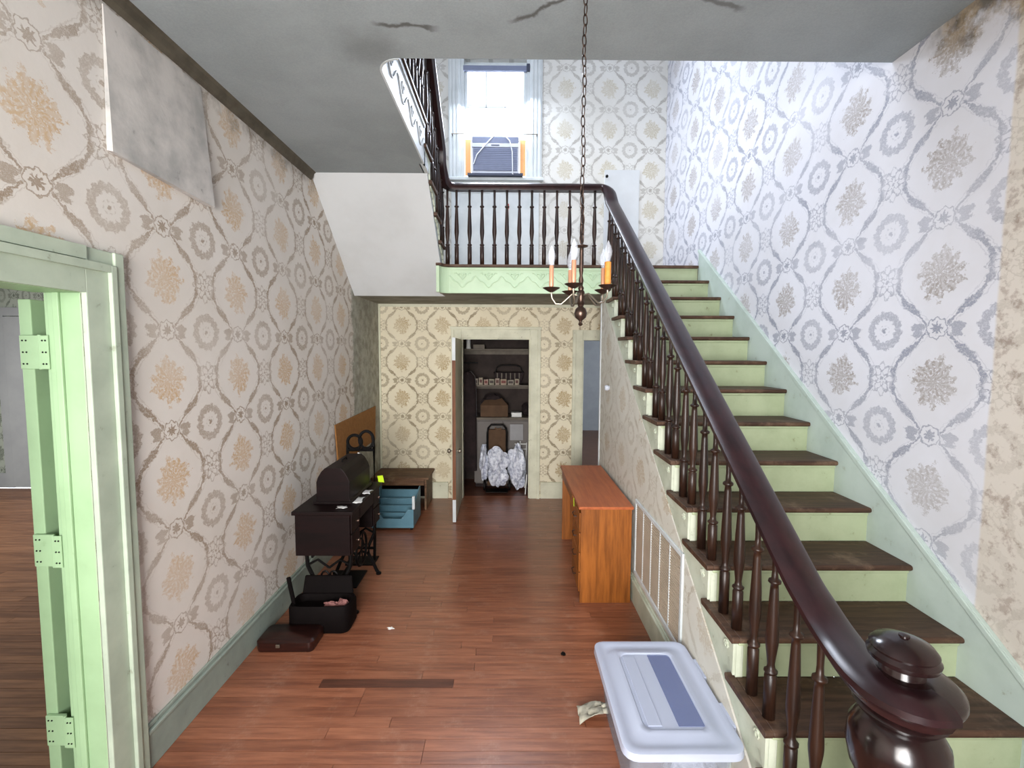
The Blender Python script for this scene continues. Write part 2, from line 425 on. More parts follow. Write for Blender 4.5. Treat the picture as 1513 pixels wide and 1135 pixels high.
def glass(name, alpha=.1, tint=(1,1,1,1), rough=.05, body=(.8,.85,.95,1)):
    m = bpy.data.materials.new(name); m.use_nodes = True; nt = m.node_tree; nt.nodes.clear()
    out = nt.nodes.new('ShaderNodeOutputMaterial'); tr = nt.nodes.new('ShaderNodeBsdfTransparent'); tr.inputs[0].default_value = tint
    p = nt.nodes.new('ShaderNodeBsdfPrincipled'); p.inputs['Base Color'].default_value = body; p.inputs['Roughness'].default_value = rough
    mx = nt.nodes.new('ShaderNodeMixShader'); mx.inputs[0].default_value = alpha
    nt.links.new(tr.outputs[0], mx.inputs[1]); nt.links.new(p.outputs[0], mx.inputs[2]); nt.links.new(mx.outputs[0], out.inputs[0])
    return m
M['pane'] = glass('window_glass', .06)
M['bulb'] = glass('clear_bulb_glass', .2, (.95,.97,1,1), .05, (.9,.93,1,1))
M['lid'] = glass('frosted_lid_plastic', .84, (.9,.94,1,1), .35, srgb(196, 204, 226))
M['lid_panel'] = glass('clear_lid_panel_plastic', .5, (.86,.9,1,1), .25, srgb(138, 148, 186))
M['tote'] = glass('clear_tote_plastic', .30, (.93,.95,.98,1), .2, srgb(190, 196, 206))

# ================================================================ STRUCTURE
XL, XR, YB, ZC = -1.64, 1.924, 5.974, 3.365
ZTOP = 6.3
def holes(mb, a0, a1, z0, z1, hs, put):
    """fill a rectangle with boxes around rectangular holes; put(a0,a1,z0,z1)"""
    xs = sorted({a0, a1, *[h[0] for h in hs], *[h[1] for h in hs]}); zs = sorted({z0, z1, *[h[2] for h in hs], *[h[3] for h in hs]})
    for i in range(len(xs)-1):
        col = []
        for j in range(len(zs)-1):
            cx, cz = (xs[i]+xs[i+1])/2, (zs[j]+zs[j+1])/2
            inside = any(h[0] < cx < h[1] and h[2] < cz < h[3] for h in hs)
            if not inside: put(xs[i], xs[i+1], zs[j], zs[j+1])
def wall_x(name, x0, x1, ya, yb, z0, z1, hs, mat):
    mb = MB(); holes(mb, ya, yb, z0, z1, hs, lambda a, b, c, d: mb.box(x0, x1, a, b, c, d)); return struct(mb.build(name, mat))
def wall_y(name, y0, y1, xa, xb, z0, z1, hs, mat):
    mb = MB(); holes(mb, xa, xb, z0, z1, hs, lambda a, b, c, d: mb.box(a, b, y0, y1, c, d)); return struct(mb.build(name, mat))

YF = -1.7
DL0, DL1, DLZ = .93, 1.83, 2.125
wall_x('wall_left', XL-.13, XL, YF, YB, 0, ZTOP, [(DL0, DL1, -.01, DLZ), (2.75, 4.05, 4.9, 6.0)], M['paper_left'])  # upper opening is added out of view beside the side fill
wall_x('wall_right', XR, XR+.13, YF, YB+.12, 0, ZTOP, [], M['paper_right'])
WX0, WX1, WZ0, WZ1 = -.60, .245, 4.02, 5.45
wall_y('wall_back', YB, YB+.12, XL-.13, XR, 0, 2.49, [(-.60, .272, -.01, 2.062), (.935, 1.72, -.01, 2.04)], M['paper_back'])
wall_y('wall_landing_back', YB, YB+.12, XL-.13, XR, 2.49, ZTOP, [(WX0, WX1, WZ0, WZ1)], M['paper_up'])
wall_y('wall_front', YF-.12, YF, XL-.13, XR+.13, 0, ZTOP, [(-.6, .6, -.01, 2.4), (-1.2, .2, 4.6, 6.0)], M['paper_left'])  # upper opening is added out of view behind the upper hall fill
o = MB().box(XL-.13, XR+.13, YF-.12, YB+.12, ZTOP, ZTOP+.1).build('ceiling', M['soffit_white']); struct(o)

# main ceiling with rounded stairwell corner = floor slab of the storey above
YO = 2.465; XO = -.68; XU_ = -.69
arc = [(XO+.12-.12*math.sin(a), YO+.12-.12*math.cos(a)) for a in [PI/2*i/8 for i in range(9)]]
poly = [(XL, YF), (XR, YF), (XR, YO)] + arc + [(XO, 3.79), (XL, 3.79)]
struct(MB().prism(poly, 'z', ZC, ZC+.3).build('ceiling', M['ceiling']))
struct(MB().box(XL, XO, 3.79, 4.0, ZC, ZC+.04).build('ceiling', M['ceiling']))
struct(MB().box(XL, XU_, 5.05, YB, 2.485, 2.50).box(XU_, XR, 4.83, YB, 2.485, 2.50).build('ceiling', M['soffit_grey']))     # under the landing
# floor
fl = struct(MB().box(XL-.13, XR, YF, YB+1.0, -.12, -.022).build('floor', M['floor_dark']))
W = .0706
def board_mesh(L):
    return MB().box(0, L-.002, 0, W-.0022, -.021, 0).mesh('floor_board')
rows = 0; y = -.30
cache = {}
def put_board(x0, x1, y, parent, mat, key):
    k = (round(x1-x0, 2), key)
    if k not in cache:
        me = board_mesh(x1-x0); me.materials.append(mat); cache[k] = me
    b = bpy.data.objects.new('floor_board', cache[k]); C.objects.link(b); b.parent = parent; b.location = (x0, y, random.uniform(-.0008, 0))
    return b
y = .0
while y < YB+.9:
    if y > YB: xs = [-.72, .33]
    elif abs(y-2.55) < W*.55: xs = [XL, -1.07, -.31, XR]; 
    elif y < 1.6: xs = [XL, round(random.uniform(-.6, .6), 1), XR]
    else:
        a = round(random.uniform(-.9, -.1), 1); xs = [XL, a, round(a+random.uniform(.9, 1.6), 1), XR]
        if random.random() < .35: xs = [XL, a, XR]
    for i in range(len(xs)-1):
        dark = (abs(y-2.55) < W*.55 and i == 1) or y > YB+.06  # closet boards get the darker wood: closet shade put into their colour
        put_board(xs[i], xs[i+1], y, fl, M['patch_shade_board'] if dark else M['floor'], 'patch_shade' if dark else 'hall')
    y += W
st = MB()
yy = YF
while yy < -.01: st.box(XL, XR, yy, min(yy+W-.002, -.002), -.021, 0); yy += W
o = st.build('floor_board', M['floor'], fl); o['kind'] = 'stuff'
# left room
LX0, LY0, LY1 = -7.6, -1.6, 6.4
fl2 = struct(MB().box(LX0, XL-.13, LY0, LY1, -.12, -.022).build('floor', M['floor_dark']))
struct(MB().box(XL-.13, XL, DL0, DL1, -.022, -.001).build('trim_1', M['floor_left']))
y = 1.55; nb = 0
while y < LY1-W:
    a = round(random.uniform(-4.6, -3.2), 1)
    put_board(-7.5, a, y, fl2, M['floor_left'], 'left'); put_board(a, -1.772, y, fl2, M['floor_left'], 'left'); y += W
st = MB(); yy = LY0
while yy < 1.54: st.box(-7.5, -1.772, yy, min(yy+W-.002, 1.545), -.021, 0); yy += W
o = st.build('floor_board', M['floor_left'], fl2); o['kind'] = 'stuff'
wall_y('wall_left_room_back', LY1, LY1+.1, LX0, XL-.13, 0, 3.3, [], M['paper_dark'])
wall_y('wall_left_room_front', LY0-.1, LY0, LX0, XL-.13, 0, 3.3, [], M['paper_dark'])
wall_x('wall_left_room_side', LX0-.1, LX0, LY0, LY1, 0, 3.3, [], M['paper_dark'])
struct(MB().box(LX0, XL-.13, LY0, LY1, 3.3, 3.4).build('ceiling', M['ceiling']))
# grey door panel at the far side of the left room
d = sempty('door_3', 'grey flush door on the far wall of the room at the left', 'door')
MB().box(-6.75, -5.85, LY1-.045, LY1-.003, .01, 2.33).build('panel', M['grey_door'], d, bevel=.004)
MB().box(-6.87, -6.76, LY1-.03, LY1-.001, 0, 2.45).box(-5.84, -5.73, LY1-.03, LY1-.001, 0, 2.45).box(-6.76, -5.84, LY1-.03, LY1-.001, 2.34, 2.45).build('casing', M['grey_door'], d)
MB().box(LX0, -6.88, LY1-.02, LY1-.001, 0, .2).box(-5.72, XL-.14, LY1-.02, LY1-.001, 0, .2).build('baseboard', M['grey_door'], d)
# room beyond the right rear doorway
fl3 = struct(MB().box(.36, 4.2, YB+.12, 11.3, -.12, -.001).build('floor', M['floor_left']))
struct(MB().box(.935, 1.72, YB, YB+.12, -.022, -.001).build('trim_2', M['floor']))
struct(MB().box(.36, 4.3, 11.2, 11.32, 0, 2.7).build('wall_rear_room_back', M['grey_door']))
struct(MB().box(.42, .47, YB+.12, 11.2, 0, 2.7).build('wall_rear_room_left', M['grey_door']))
struct(MB().box(4.2, 4.3, YB+.12, 11.3, 0, 2.7).build('wall_rear_room_right', M['grey_door']))
struct(MB().box(.42, 4.3, YB+.12, 11.3, 2.7, 2.8).build('ceiling', M['soffit_grey']))
struct(MB().box(.48, 4.19, 11.18, 11.2, 0, .16).build('baseboard_rear', M['grey_door']))
# closet shell
CY = 6.88
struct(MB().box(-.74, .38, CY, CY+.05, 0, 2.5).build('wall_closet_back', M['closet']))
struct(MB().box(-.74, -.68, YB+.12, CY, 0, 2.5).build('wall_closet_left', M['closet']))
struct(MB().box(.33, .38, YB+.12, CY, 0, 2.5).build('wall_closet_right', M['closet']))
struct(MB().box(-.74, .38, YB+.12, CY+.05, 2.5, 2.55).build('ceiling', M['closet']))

# baseboards, cornice
def base(name, mb_main, mat, mb_cap):
    o = struct(mb_main.build(name, mat, bevel=.003)); mb_cap.build('cap_moulding', mat, o, bevel=.005); return o
base('baseboard_left', MB().box(XL, XL+.02, 2.01, YB, 0, .165), M['baseboard'], MB().box(XL, XL+.028, 2.01, YB, .165, .185).box(XL, XL+.015, 2.01, YB, .185, .205))
base('baseboard_back', MB().box(XL, -.775, YB-.02, YB, 0, .19).box(.415, .80, YB-.02, YB, 0, .19), M['casing_back'], MB().box(XL, -.775, YB-.027, YB, .19, .215).box(.415, .80, YB-.027, YB, .19, .215))
struct(MB().prism([(XL, ZC), (XL+.045, ZC), (XL+.03, ZC-.012), (XL+.02, ZC-.04), (XL+.004, ZC-.06), (XL, ZC-.06)], 'y', YF, 4.0).build('trim_3', paint('dark_cornice', srgb(92, 86, 74), srgb(66, 60, 50), .7, 8, .8)))
struct(MB().box(XL, XR, YB-.015, YB, 2.45, 2.485).build('trim_4', M['casing_back']))
struct(MB().box(XL, XL+.02, YB-.02, YB, .2, 2.45).build('trim_5', M['casing_back']))

# ---- left doorway
d = sempty('door_1', 'pale green doorway in the left wall with its door folded fully open', 'door')
# casing boards with moulded outer band
def casing_leg(y0, y1, z1, outer):
    s = 1 if outer > 0 else -1
    a, b = (y0, y1)
    m = MB().box(XL, XL+.022, a, b, 0, z1)
    if s > 0: m.box(XL+.022, XL+.040, b-.075, b-.045, 0, 2.245).box(XL, XL+.032, b-.045, b, 0, z1)
    else: m.box(XL+.022, XL+.040, a+.045, a+.075, 0, 2.245).box(XL, XL+.032, a, a+.045, 0, z1)
    return m
casing_leg(DL1, DL1+.175, 2.30, 1).build('casing_leg', M['casing'], d, bevel=.004)
casing_leg(DL0-.175, DL0, 2.30, -1).build('casing_leg', M['casing'], d, bevel=.004)
MB().box(XL, XL+.022, DL0, DL1, DLZ, 2.30).box(XL+.022, XL+.040, DL0-.0999, DL1+.0999, 2.215, 2.245).box(XL, XL+.033, DL0, DL1, 2.25, 2.30).build('casing_head', M['casing'], d)
MB().box(XL-.130, XL+.0, DL1-.002, DL1+.03, 0, DLZ).build('jamb', M['green_jamb'], d, bevel=.003)
MB().box(XL-.150, XL-.130, DL1+.008, DL1+.10, 0, DLZ).build('jamb', M['green_jamb'], d, bevel=.003)
MB().box(XL-.175, XL, DL0-.03, DL0+.002, 0, DLZ).build('jamb', M['green_jamb'], d, bevel=.003)
MB().box(XL-.175, XL, DL0, DL1, DLZ-.002, DLZ+.025).build('jamb_head', M['green_jamb'], d, bevel=.003)
MB().box(XL-.10, XL-.075, DL1-.014, DL1-.002, 0, DLZ).build('door_stop', M['green_jamb'], d, bevel=.003)
leaf = MB().box(XL-.262, XL-.214, DL1+.02, DL1+.86, .01, 2.10).build('door_leaf', M['green_jamb'], d, bevel=.003)
for z in (1.83, 1.04, .28):
    hg = MB().box(XL-.162, XL-.128, DL1-.008, DL1-.002, z, z+.13).lathe([(.007, 0), (.007, .135)], (XL-.168, DL1+.002, z-.002), 8)
    hg.box(XL-.250, XL-.172, DL1+.004, DL1+.019, z, z+.13)
    h = hg.build('hinge', M['green_jamb'], d, bevel=.002)
    sm = MB()
    for dx in (-.238, -.224, -.150, -.138):
        for k in (0.02, .065, .11): sm.lathe([(.003, 0), (.004, .003)], (XL+dx, DL1+(.002 if dx < -.17 else -.010), z+k), 6, 'y')
    sm.build('screw', M['iron'], h)

# ---- closet doorway
d = sempty('door_2', 'closet doorway in the rear wall with cream painted casing', 'door')
for x0, x1 in ((-.73, -.60), (.272, .402)):
    m = MB().box(x0, x1, YB-.022, YB, 0, 2.19)
    e = x0 if x0 < 0 else x1-.04
    m.box(e, e+.04, YB-.036, YB-.022, 0, 2.19); m.build('casing_leg', M['casing_back'], d, bevel=.004)
MB().box(-.60, .272, YB-.022, YB, 2.062, 2.19).box(-.74, .412, YB-.038, YB-.0, 2.17, 2.205).build('casing_head', M['casing_back'], d, bevel=.004)
MB().box(-.60, -.585, YB, YB+.12, 0, 2.062).box(.257, .272, YB, YB+.12, 0, 2.062).box(-.585, .257, YB, YB+.12, 2.047, 2.062).build('jamb', M['casing_back'], d)
dl = thing('closet_door', 'narrow cream closet door swung open toward the hall, seen on edge', 'door')
# leaf stands almost in line with the view
hx, hy = -.592, YB-.02; ex, ey = -.578, 5.09
v = Vector((ex-hx, ey-hy, 0)).normalized(); nrm = Vector((v.y, -v.x, 0))*.036
def slab(z0, z1, t0=0., t1=1., off=0., L=None):
    L = (Vector((ex-hx, ey-hy, 0)).length); P0 = Vector((hx, hy, 0))
    a = P0+v*L*t0+nrm*(off if off else 0); b = P0+v*L*t1+nrm*(off if off else 0)
    q = [a, b, b+nrm, a+nrm]
    return [(p.x, p.y, z0) for p in q]+[(p.x, p.y, z1) for p in q]
MB().hexa(slab(.008, 2.045, 0, .985)).build('door_leaf', M['casing_back'], dl, bevel=.002)
MB().hexa(slab(.008, .26, .986, 1.0)).build('painted_edge', M['white_trim'], dl)
MB().hexa(slab(.26, 1.80, .986, 1.0)).build('stripped_edge', M['stripped'], dl)['label'] = 'bare brown wood edge'
MB().hexa(slab(1.80, 2.045, .986, 1.0)).build('painted_edge', M['white_trim'], dl)
for s in (-1, 1):
    p = Vector((hx, hy, .80))+v*.82+nrm*.5
    MB().lathe([(.006, .018), (.006, .04), (.022, .045), (.027, .06), (.02, .075), (.004, .08)] if s > 0 else [(.004, -.08), (.02, -.075), (.027, -.06), (.022, -.045), (.006, -.04), (.006, -.018)], (p.x, p.y, p.z), 12, 'x').build('door_knob', M['brass'], dl, smooth=True)

# ---- right rear doorway
d = sempty('door_4', 'open rear doorway beyond the brown desk leading to a blue grey room', 'door')
MB().box(.805, .935, YB-.022, YB, 0, 2.17).box(.805, .845, YB-.036, YB-.022, 0, 2.17).build('casing_leg', M['casing_back'], d, bevel=.004)
MB().box(1.72, 1.85, YB-.022, YB, 0, 2.17).build('casing_leg', M['casing_back'], d, bevel=.004)
MB().box(.935, 1.72, YB-.022, YB, 2.04, 2.17).build('casing_head', M['casing_back'], d, bevel=.004)
MB().box(.935, .95, YB, YB+.12, 0, 2.04).box(1.705, 1.72, YB, YB+.12, 0, 2.04).build('jamb', M['casing_back'], d)

# ---- front openings behind the camera (day comes in there)
d = sempty('window_2', 'front entrance glazing behind the viewer', 'window')
MB().box(-.6, .6, YF-.08, YF-.075, .02, 2.38).build('pane', M['pane'], d)
m = MB()
for a, b in ((-.6, -.53), (-.035, .035), (.53, .6)): m.box(a, b, YF-.1, YF-.03, .0, 2.4)
m.box(-.6, .6, YF-.1, YF-.03, 0, .3).box(-.6, .6, YF-.1, YF-.03, 2.33, 2.4).build('frame', M['white_trim'], d)

# ---- landing window
wn = sempty('window_1', 'white sash window above the landing, panes blown out by daylight', 'window')
for x0, x1 in ((WX0-.15, WX0), (WX1, WX1+.15)):
    m = MB().box(x0, x1, YB-.022, YB, 3.99, 5.60)
    for k in range(3): m.box(x0+.012+k*.045, x0+.042+k*.045, YB-.032, YB-.022, 3.99, 5.60)
    m.build('casing_leg', M['white_trim'], wn, bevel=.003)
MB().box(WX0, WX1, YB-.03, YB, WZ1, 5.6).build('casing_head', M['white_trim'], wn, bevel=.003)
MB().box(WX0-.17, WX1+.17, YB-.07, YB+.06, 3.985, 4.02).build('sill', M['white_trim'], wn, bevel=.006)
for x0, x1 in ((WX0, WX0+.04), (WX1-.04, WX1)): MB().box(x0, x1, YB, YB+.12, WZ0, WZ1).build('jamb', M['white_trim'], wn)
gx0, gx1 = WX0+.04, WX1-.04
def sash(z0, z1, yy, mun, name):
    s = MB().box(gx0, gx0+.035, yy, yy+.035, z0, z1).box(gx1-.035, gx1, yy, yy+.035, z0, z1).box(gx0+.035, gx1-.035, yy, yy+.035, z0, z0+.035).box(gx0+.035, gx1-.035, yy, yy+.035, z1-.04, z1).build(name, M['white_trim'], wn, bevel=.002)
    wd = (gx1-gx0-.07)/3
    for i in range(3):
        MB().box(gx0+.035+i*wd, gx0+.035+(i+1)*wd, yy+.016, yy+.019, z0+.035, z1-.04).build('pane', M['pane'], s)
    for i in (1, 2): MB().box(gx0+.035+i*wd-.005, gx0+.035+i*wd+.005, yy+.008, yy+.028, z0+.035, z1-.04).build('muntin', M['white_trim'], s)
    if mun: MB().box(gx0+.035, gx1-.035, yy+.008, yy+.028, mun-.006, mun+.006).build('muntin', M['white_trim'], s)
sash(4.53, 5.44, YB+.075, 4.935, 'upper_sash')
sash(4.49, 5.40, YB+.035, 4.895, 'lower_sash')
# apron panel under the window
pn = MB().box(WX0-.12, WX1+.12, YB-.025, YB, 2.77, 3.985)
pn = struct(pn.build('trim_6', M['white_trim'], bevel=.003))
for x0, x1 in ((-.64, -.21), (-.14, .29)):
    MB().box(x0, x1, YB-.034, YB-.025, 2.95, 2.975).box(x0, x1, YB-.034, YB-.025, 3.84, 3.865).box(x0, x0+.022, YB-.034, YB-.025, 2.975, 3.84).box(x1-.022, x1, YB-.034, YB-.025, 2.975, 3.84).build('panel_moulding', M['white_trim'], pn)
# white hatch right of the window
hb = sempty('door_5', 'plain white hatch door on the landing wall right of the window', 'door')
MB().box(1.17, 1.60, YB-.03, YB, 2.775, 4.13).build('panel', M['soffit_white'], hb, bevel=.004)
MB().lathe([(.006, -.05), (.016, -.045), (.018, -.03), (.006, -.025), (.005, 0)], (1.19, YB-.03, 4.04), 10, 'y').build('door_knob', M['iron'], hb, smooth=True)
struct(MB().box(.46, 1.16, YB-.018, YB, 2.77, 2.93).box(1.61, XR-.001, YB-.018, YB, 2.77, 2.93).build('baseboard_landing', M['white_trim'], bevel=.003))

# ================================================================ STAIRCASE
RISE, RUN, Y0, Z0 = .1862, .2655, 1.598, .536
XT, XW = .933, .965                 # tread tip, string face
def nose(i): return Y0+RUN*i, Z0+RISE*i        # i=-2 is the lowest tread
nz = lambda Y: Z0+RISE/RUN*(Y-Y0)
sc = thing('staircase', 'lower flight of stairs with dark brown treads and pale green risers along the right wall', 'staircase')
for i in range(-2, 12):
    y, z = nose(i)
    x1 = XR-.02
    poly = [(y+.010, z-.028), (y+.001, z-.02), (y, z-.012), (y+.003, z-.003), (y+.012, z), (y+RUN+.028, z), (y+RUN+.028, z-.028)]
    m = MB().prism(poly, 'x', XW, x1)
    m.prism([(y+.008, z-.028), (y+.001, z-.02), (y, z-.012), (y+.003, z-.003), (y+.012, z), (y+.325, z), (y+.330, z-.012), (y+.322, z-.028)], 'x', XT, XW)
    m.build('tread', M['tread'], sc, bevel=.003)
    zb = z-RISE if i > -2 else 0
    MB().box(XW+.031, x1, y+.030, y+.045, zb, z-.028).build('riser', M['green'], sc)
    MB().box(XW+.004, x1, y+.018, y+.030, z-.046, z-.028).build('cove_moulding', M['green'], sc, bevel=.006)
y12, z12 = nose(12)
MB().box(XW+.031, XR-.02, y12+.030, y12+.045, z12-RISE, z12-.028).build('riser', M['green'], sc)
# cut string (stepped)
bot = lambda Y: nz(Y)-.36
pts = []
for i in range(-2, 13):
    y, z = nose(i); zb = z-RISE if i > -2 else 0
    pts += [(y+.03, max(zb, 0.0)-(.028 if i > -2 else 0)), (y+.03, z-.028)]
pts.append((4.86, z12-.028)); pts.append((4.86, 2.485)); pts.append((4.70, max(bot(4.70), 0)))
yb = Y0+(.36-Z0)/(RISE/RUN)      # where the lower line meets the floor
pts.append((yb, 0))
MB().prism(pts, 'x', XW, XW+.03).build('string_board', M['carriage'], sc)
# brackets on the string under each tread return
def bracket(y, z):
    k = [(0.0, 0), (.235, 0), (.235, -.018), (.215, -.022), (.19, -.035), (.165, -.036), (.15, -.03), (.142, -.045), (.12, -.058), (.098, -.054), (.085, -.066), (.078, -.088), (.055, -.102), (.035, -.094), (.026, -.112), (.012, -.148), (0, -.152)]
    return MB().prism([(y+.03+a, z-.029+b) for a, b in k], 'x', XW-.013, XW)
for i in range(-1, 12):
    y, z = nose(i)
    b = bracket(y, z).build('bracket', M['carriage'], sc, bevel=.002)
    sp = [(XW-.016, y+.03+.055+.020*(1-t*.06)*math.cos(t*.8), z-.028-.048+.020*(1-t*.06)*math.sin(t*.8)) for t in range(0, 13)]
    MB().tube(sp, .004, 6).build('scroll', M['carriage'], b)
# skirt board on the right wall
top = lambda Y: nz(Y)+.15
MB().prism([(.55, 0), (yb, 0), (4.8, bot(4.8)), (4.8, z12+.16), (4.6, top(4.6)), (.55+.12, top(.67)), (.55, .12)], 'x', XR-.02, XR).build('skirt_board', M['skirt'], sc, bevel=.003)
MB().prism([(.67, top(.67)-.03), (4.8, top(4.8)-.03), (4.8, top(4.8)), (.67, top(.67))], 'x', XR-.03, XR-.02).build('skirt_cap', M['skirt'], sc, bevel=.003)

# wall under the stairs
lim = lambda Y: max(bot(Y), 0)
VY0, VY1, VZ0, VZ1 = 2.52, 3.43, .30, .775
poly = [(yb+.05, 0), (4.93, 0), (4.93, 2.485), (4.86, 2.485), (4.70, bot(4.70))]
ws = struct(MB().prism(poly, 'x', XW+.001, XW+.05).build('wall_stair_side', M['paper_side']))
struct(MB().box(XW-.008, XW+.06, 4.925, 4.96, 0, 2.485).build('trim_7', M['white_trim'], bevel=.003))
base('baseboard_stair', MB().box(XW-.018, XW+.001, 1.9, 4.92, 0, .165), M['carriage'], MB().box(XW-.026, XW+.001, 1.9, 4.92, .165, .185).box(XW-.013, XW+.001, 1.9, 4.92, .185, .20))

# landing
ld = thing('stair_landing', 'stair landing with a pale green carved fascia under the balustrade', 'landing')
arc2 = [(-.69+.10-.10*math.sin(a), 4.795-.10+.10*math.cos(a)) for a in [PI/2*i/8 for i in range(9)]]
# concave corner: fascia runs along Y=4.80 then turns toward the camera along X=-.69
pth = [(XW+.03, 4.80), (-.59, 4.80)] + [(-.59-.10*math.sin(a), 4.70+.10*math.cos(a)) for a in [PI/2*i/8 for i in range(1, 9)]]
def strip(path, th, z0, z1, zbot=None):
    m = MB(); out = []
    n = len(path); P = [Vector((p[0], p[1])) for p in path]
    for i in range(n):
        t = (P[min(i+1, n-1)]-P[max(i-1, 0)]).normalized(); nn = Vector((t.y, -t.x))
        out.append(P[i]+nn*th)
    for i in range(n-1):
        a, b, c, d_ = P[i], P[i+1], out[i+1], out[i]
        m.hexa([(a.x, a.y, z0), (b.x, b.y, z0), (c.x, c.y, z0), (d_.x, d_.y, z0), (a.x, a.y, z1), (b.x, b.y, z1), (c.x, c.y, z1), (d_.x, d_.y, z1)])
    return m
MB().box(XL, XU_-.03, 5.06, YB-.001, 2.501, 2.745).box(XU_-.03, XR, 4.83, YB-.001, 2.501, 2.745).build('slab', M['soffit_grey'], ld)
MB().box(XL, XR-.02, 4.815, YB, 2.745, 2.768).build('landing_floor', M['tread'], ld)
strip(pth, .03, 2.484, 2.74).build('fascia', M['green_fascia'], ld)
nosep = [(XW, 4.775), (-.585, 4.775)] + [(-.585-.08*math.sin(a), 4.695+.08*math.cos(a)) for a in [PI/2*i/8 for i in range(1, 9)]]
strip(nosep, .06, 2.742, 2.768).build('nosing', M['tread'], ld, bevel=.004)
MB().box(XW, XR-.02, y12, 4.82, z12-.028, z12).build('nosing', M['tread'], ld, bevel=.004)
strip([(p[0], p[1]-.012) for p in pth[:2]], .012, 2.484, 2.50).build('lower_bead', M['green_fascia'], ld)
strip([(p[0], p[1]-.012) for p in pth[:2]], .012, 2.715, 2.735).build('upper_bead', M['green_fascia'], ld)
# carved wave with hearts: one unit per repeat
yf = 4.797
for k in range(6):
    x0 = -.60+k*.262
    wv = [(x0+.262*q/16, yf, 2.60+.045*math.cos(2*PI*q/16)+.012*math.cos(6*PI*q/16)) for q in range(17)]
    s = MB().tube(wv, .0065, 6)
    cx = x0+.131
    for sx in (-1, 1):
        s.tube([(cx+sx*a, yf, 2.655+b) for a, b in ((0, -.035), (.02, -.012), (.038, .006), (.034, .022), (.018, .024), (.002, .008))], .006, 6)
        s.tube([(cx+sx*a, yf, 2.66+b) for a, b in ((.05, .006), (.062, .026), (.085, .024))], .005, 6)
    s.tube([(cx, yf, 2.63), (cx, yf, 2.69)], .006, 6)
    s.build('carved_scroll', M['green_fascia'], ld, smooth=True)

# upper flight
s2 = thing('staircase', 'upper flight rising toward the viewer above the smooth white sloping underside', 'staircase')
XU = -.68; YN = 4.90
und = [(4.0, ZC), (5.05, 2.485)]
for i in range(1, 5):
    y = YN-RUN*(i-1); z = z12+RISE*i
    m = MB().prism([(y, z-.012), (y-.003, z-.003), (y-.012, z), (y-RUN-.008, z), (y-RUN-.008, z-.028), (y-.01, z-.028), (y-.001, z-.02)], 'x', XL, XU)
    m.prism([(y, z-.012), (y-.012, z), (y-.32, z), (y-.32, z-.028), (y-.01, z-.028)], 'x', XU, XU+.032)
    m.build('tread', M['tread'], s2, bevel=.003)
    MB().box(XL, XU-.031, y-.045, y-.03, max(z-RISE, ZC-(y-.045-4.0)*.838+.04), z-.028).build('riser', M['green'], s2)
    k = [(0.0, 0), (.235, 0), (.235, -.018), (.19, -.035), (.15, -.03), (.12, -.058), (.085, -.066), (.055, -.102), (.026, -.112), (.012, -.148), (0, -.152)]
    MB().prism([(y-.03-a, z-.029+b) for a, b in k], 'x', XU, XU+.013).build('bracket', M['carriage'], s2, bevel=.002)
yt = YN-RUN*4
pts = [(4.83, 2.485), (4.0, ZC), (yt-.03, ZC), (yt-.03, z12+5*RISE-.03)]
for i in range(4, 0, -1):
    y = YN-RUN*(i-1); z = z12+RISE*i
    pts += [(y-RUN-.03, z-.028), (y-.03, z-.028)]
pts = [(5.05, 2.485), (4.0, ZC), (yt-.03, ZC), (yt-.03, z12+5*RISE-.03)]
for i in range(4, 0, -1):
    y = YN-RUN*(i-1); z = z12+RISE*i
    pts += [(y-RUN-.03, z-.028), (y-.03, z-.028)]
pts += [(4.87, z12-.03), (5.05, z12-.03)]
MB().prism(pts, 'x', XU-.03, XU).build('string_board', M['white_trim'], s2)
MB().prism([(5.05, 2.480), (4.0, ZC-.004), (4.0, ZC+.03), (5.05, 2.53)], 'x', XL, XU-.002).build('sloping_soffit', M['soffit_white'], s2)
# gallery fascia with carved scrolls and top nosing
gf = struct(MB().prism([(XO+.12-.12*math.sin(q), YO+.12-.12*math.cos(q)) for q in [PI/2*i/8 for i in range(9)]] + [(XO, 3.835), (XO+.012, 3.835)] + [(XO+.12-.108*math.sin(q), YO+.12-.108*math.cos(q)) for q in [PI/2*i/8 for i in range(8, -1, -1)]], 'z', ZC-.002, ZC+.305).build('trim_8', M['white_trim']))
MB().box(XO-.02, XO+.034, YO+.12, 3.82, 3.672, 3.70).build('gallery_nosing', M['tread'], gf, bevel=.004)
MB().box(XO-.02, XO+.012, 3.80, 4.0, ZC-.002, ZC+.10).build('fascia_end', M['white_trim'], gf)
MB().box(XO+.012, XO+.022, YO+.12, 3.80, ZC+.27, ZC+.30).build('gallery_bead', M['white_trim'], gf)
for k in range(4):
    y0 = 2.62+k*.29
    s = MB().tube([(XO+.014, y0+.29*t/12, ZC+.13+.05*math.cos(2*PI*t/12)) for t in range(13)], .006, 6)
    for sx in (-1, 1): s.tube([(XO+.014, y0+.145+sx*a, ZC+.17+b) for a, b in ((0, -.03), (.02, -.01), (.035, .01), (.025, .026), (.004, .01))], .005, 6)
    s.build('carved_scroll', M['white_trim'], gf, smooth=True)
struct(MB().prism([(XL, YF), (XR, YF), (XR, YO+.0)] + arc + [(XO, 3.79), (XL, 3.79)], 'z', ZC+.301, ZC+.334).build('floor', M['tread']))

# ================================================================ BALUSTRADE
ra = thing('stair_railing', 'dark varnished handrail with turned balusters from the newel up both flights', 'railing')
XB = .985; XG = -.67
path = []
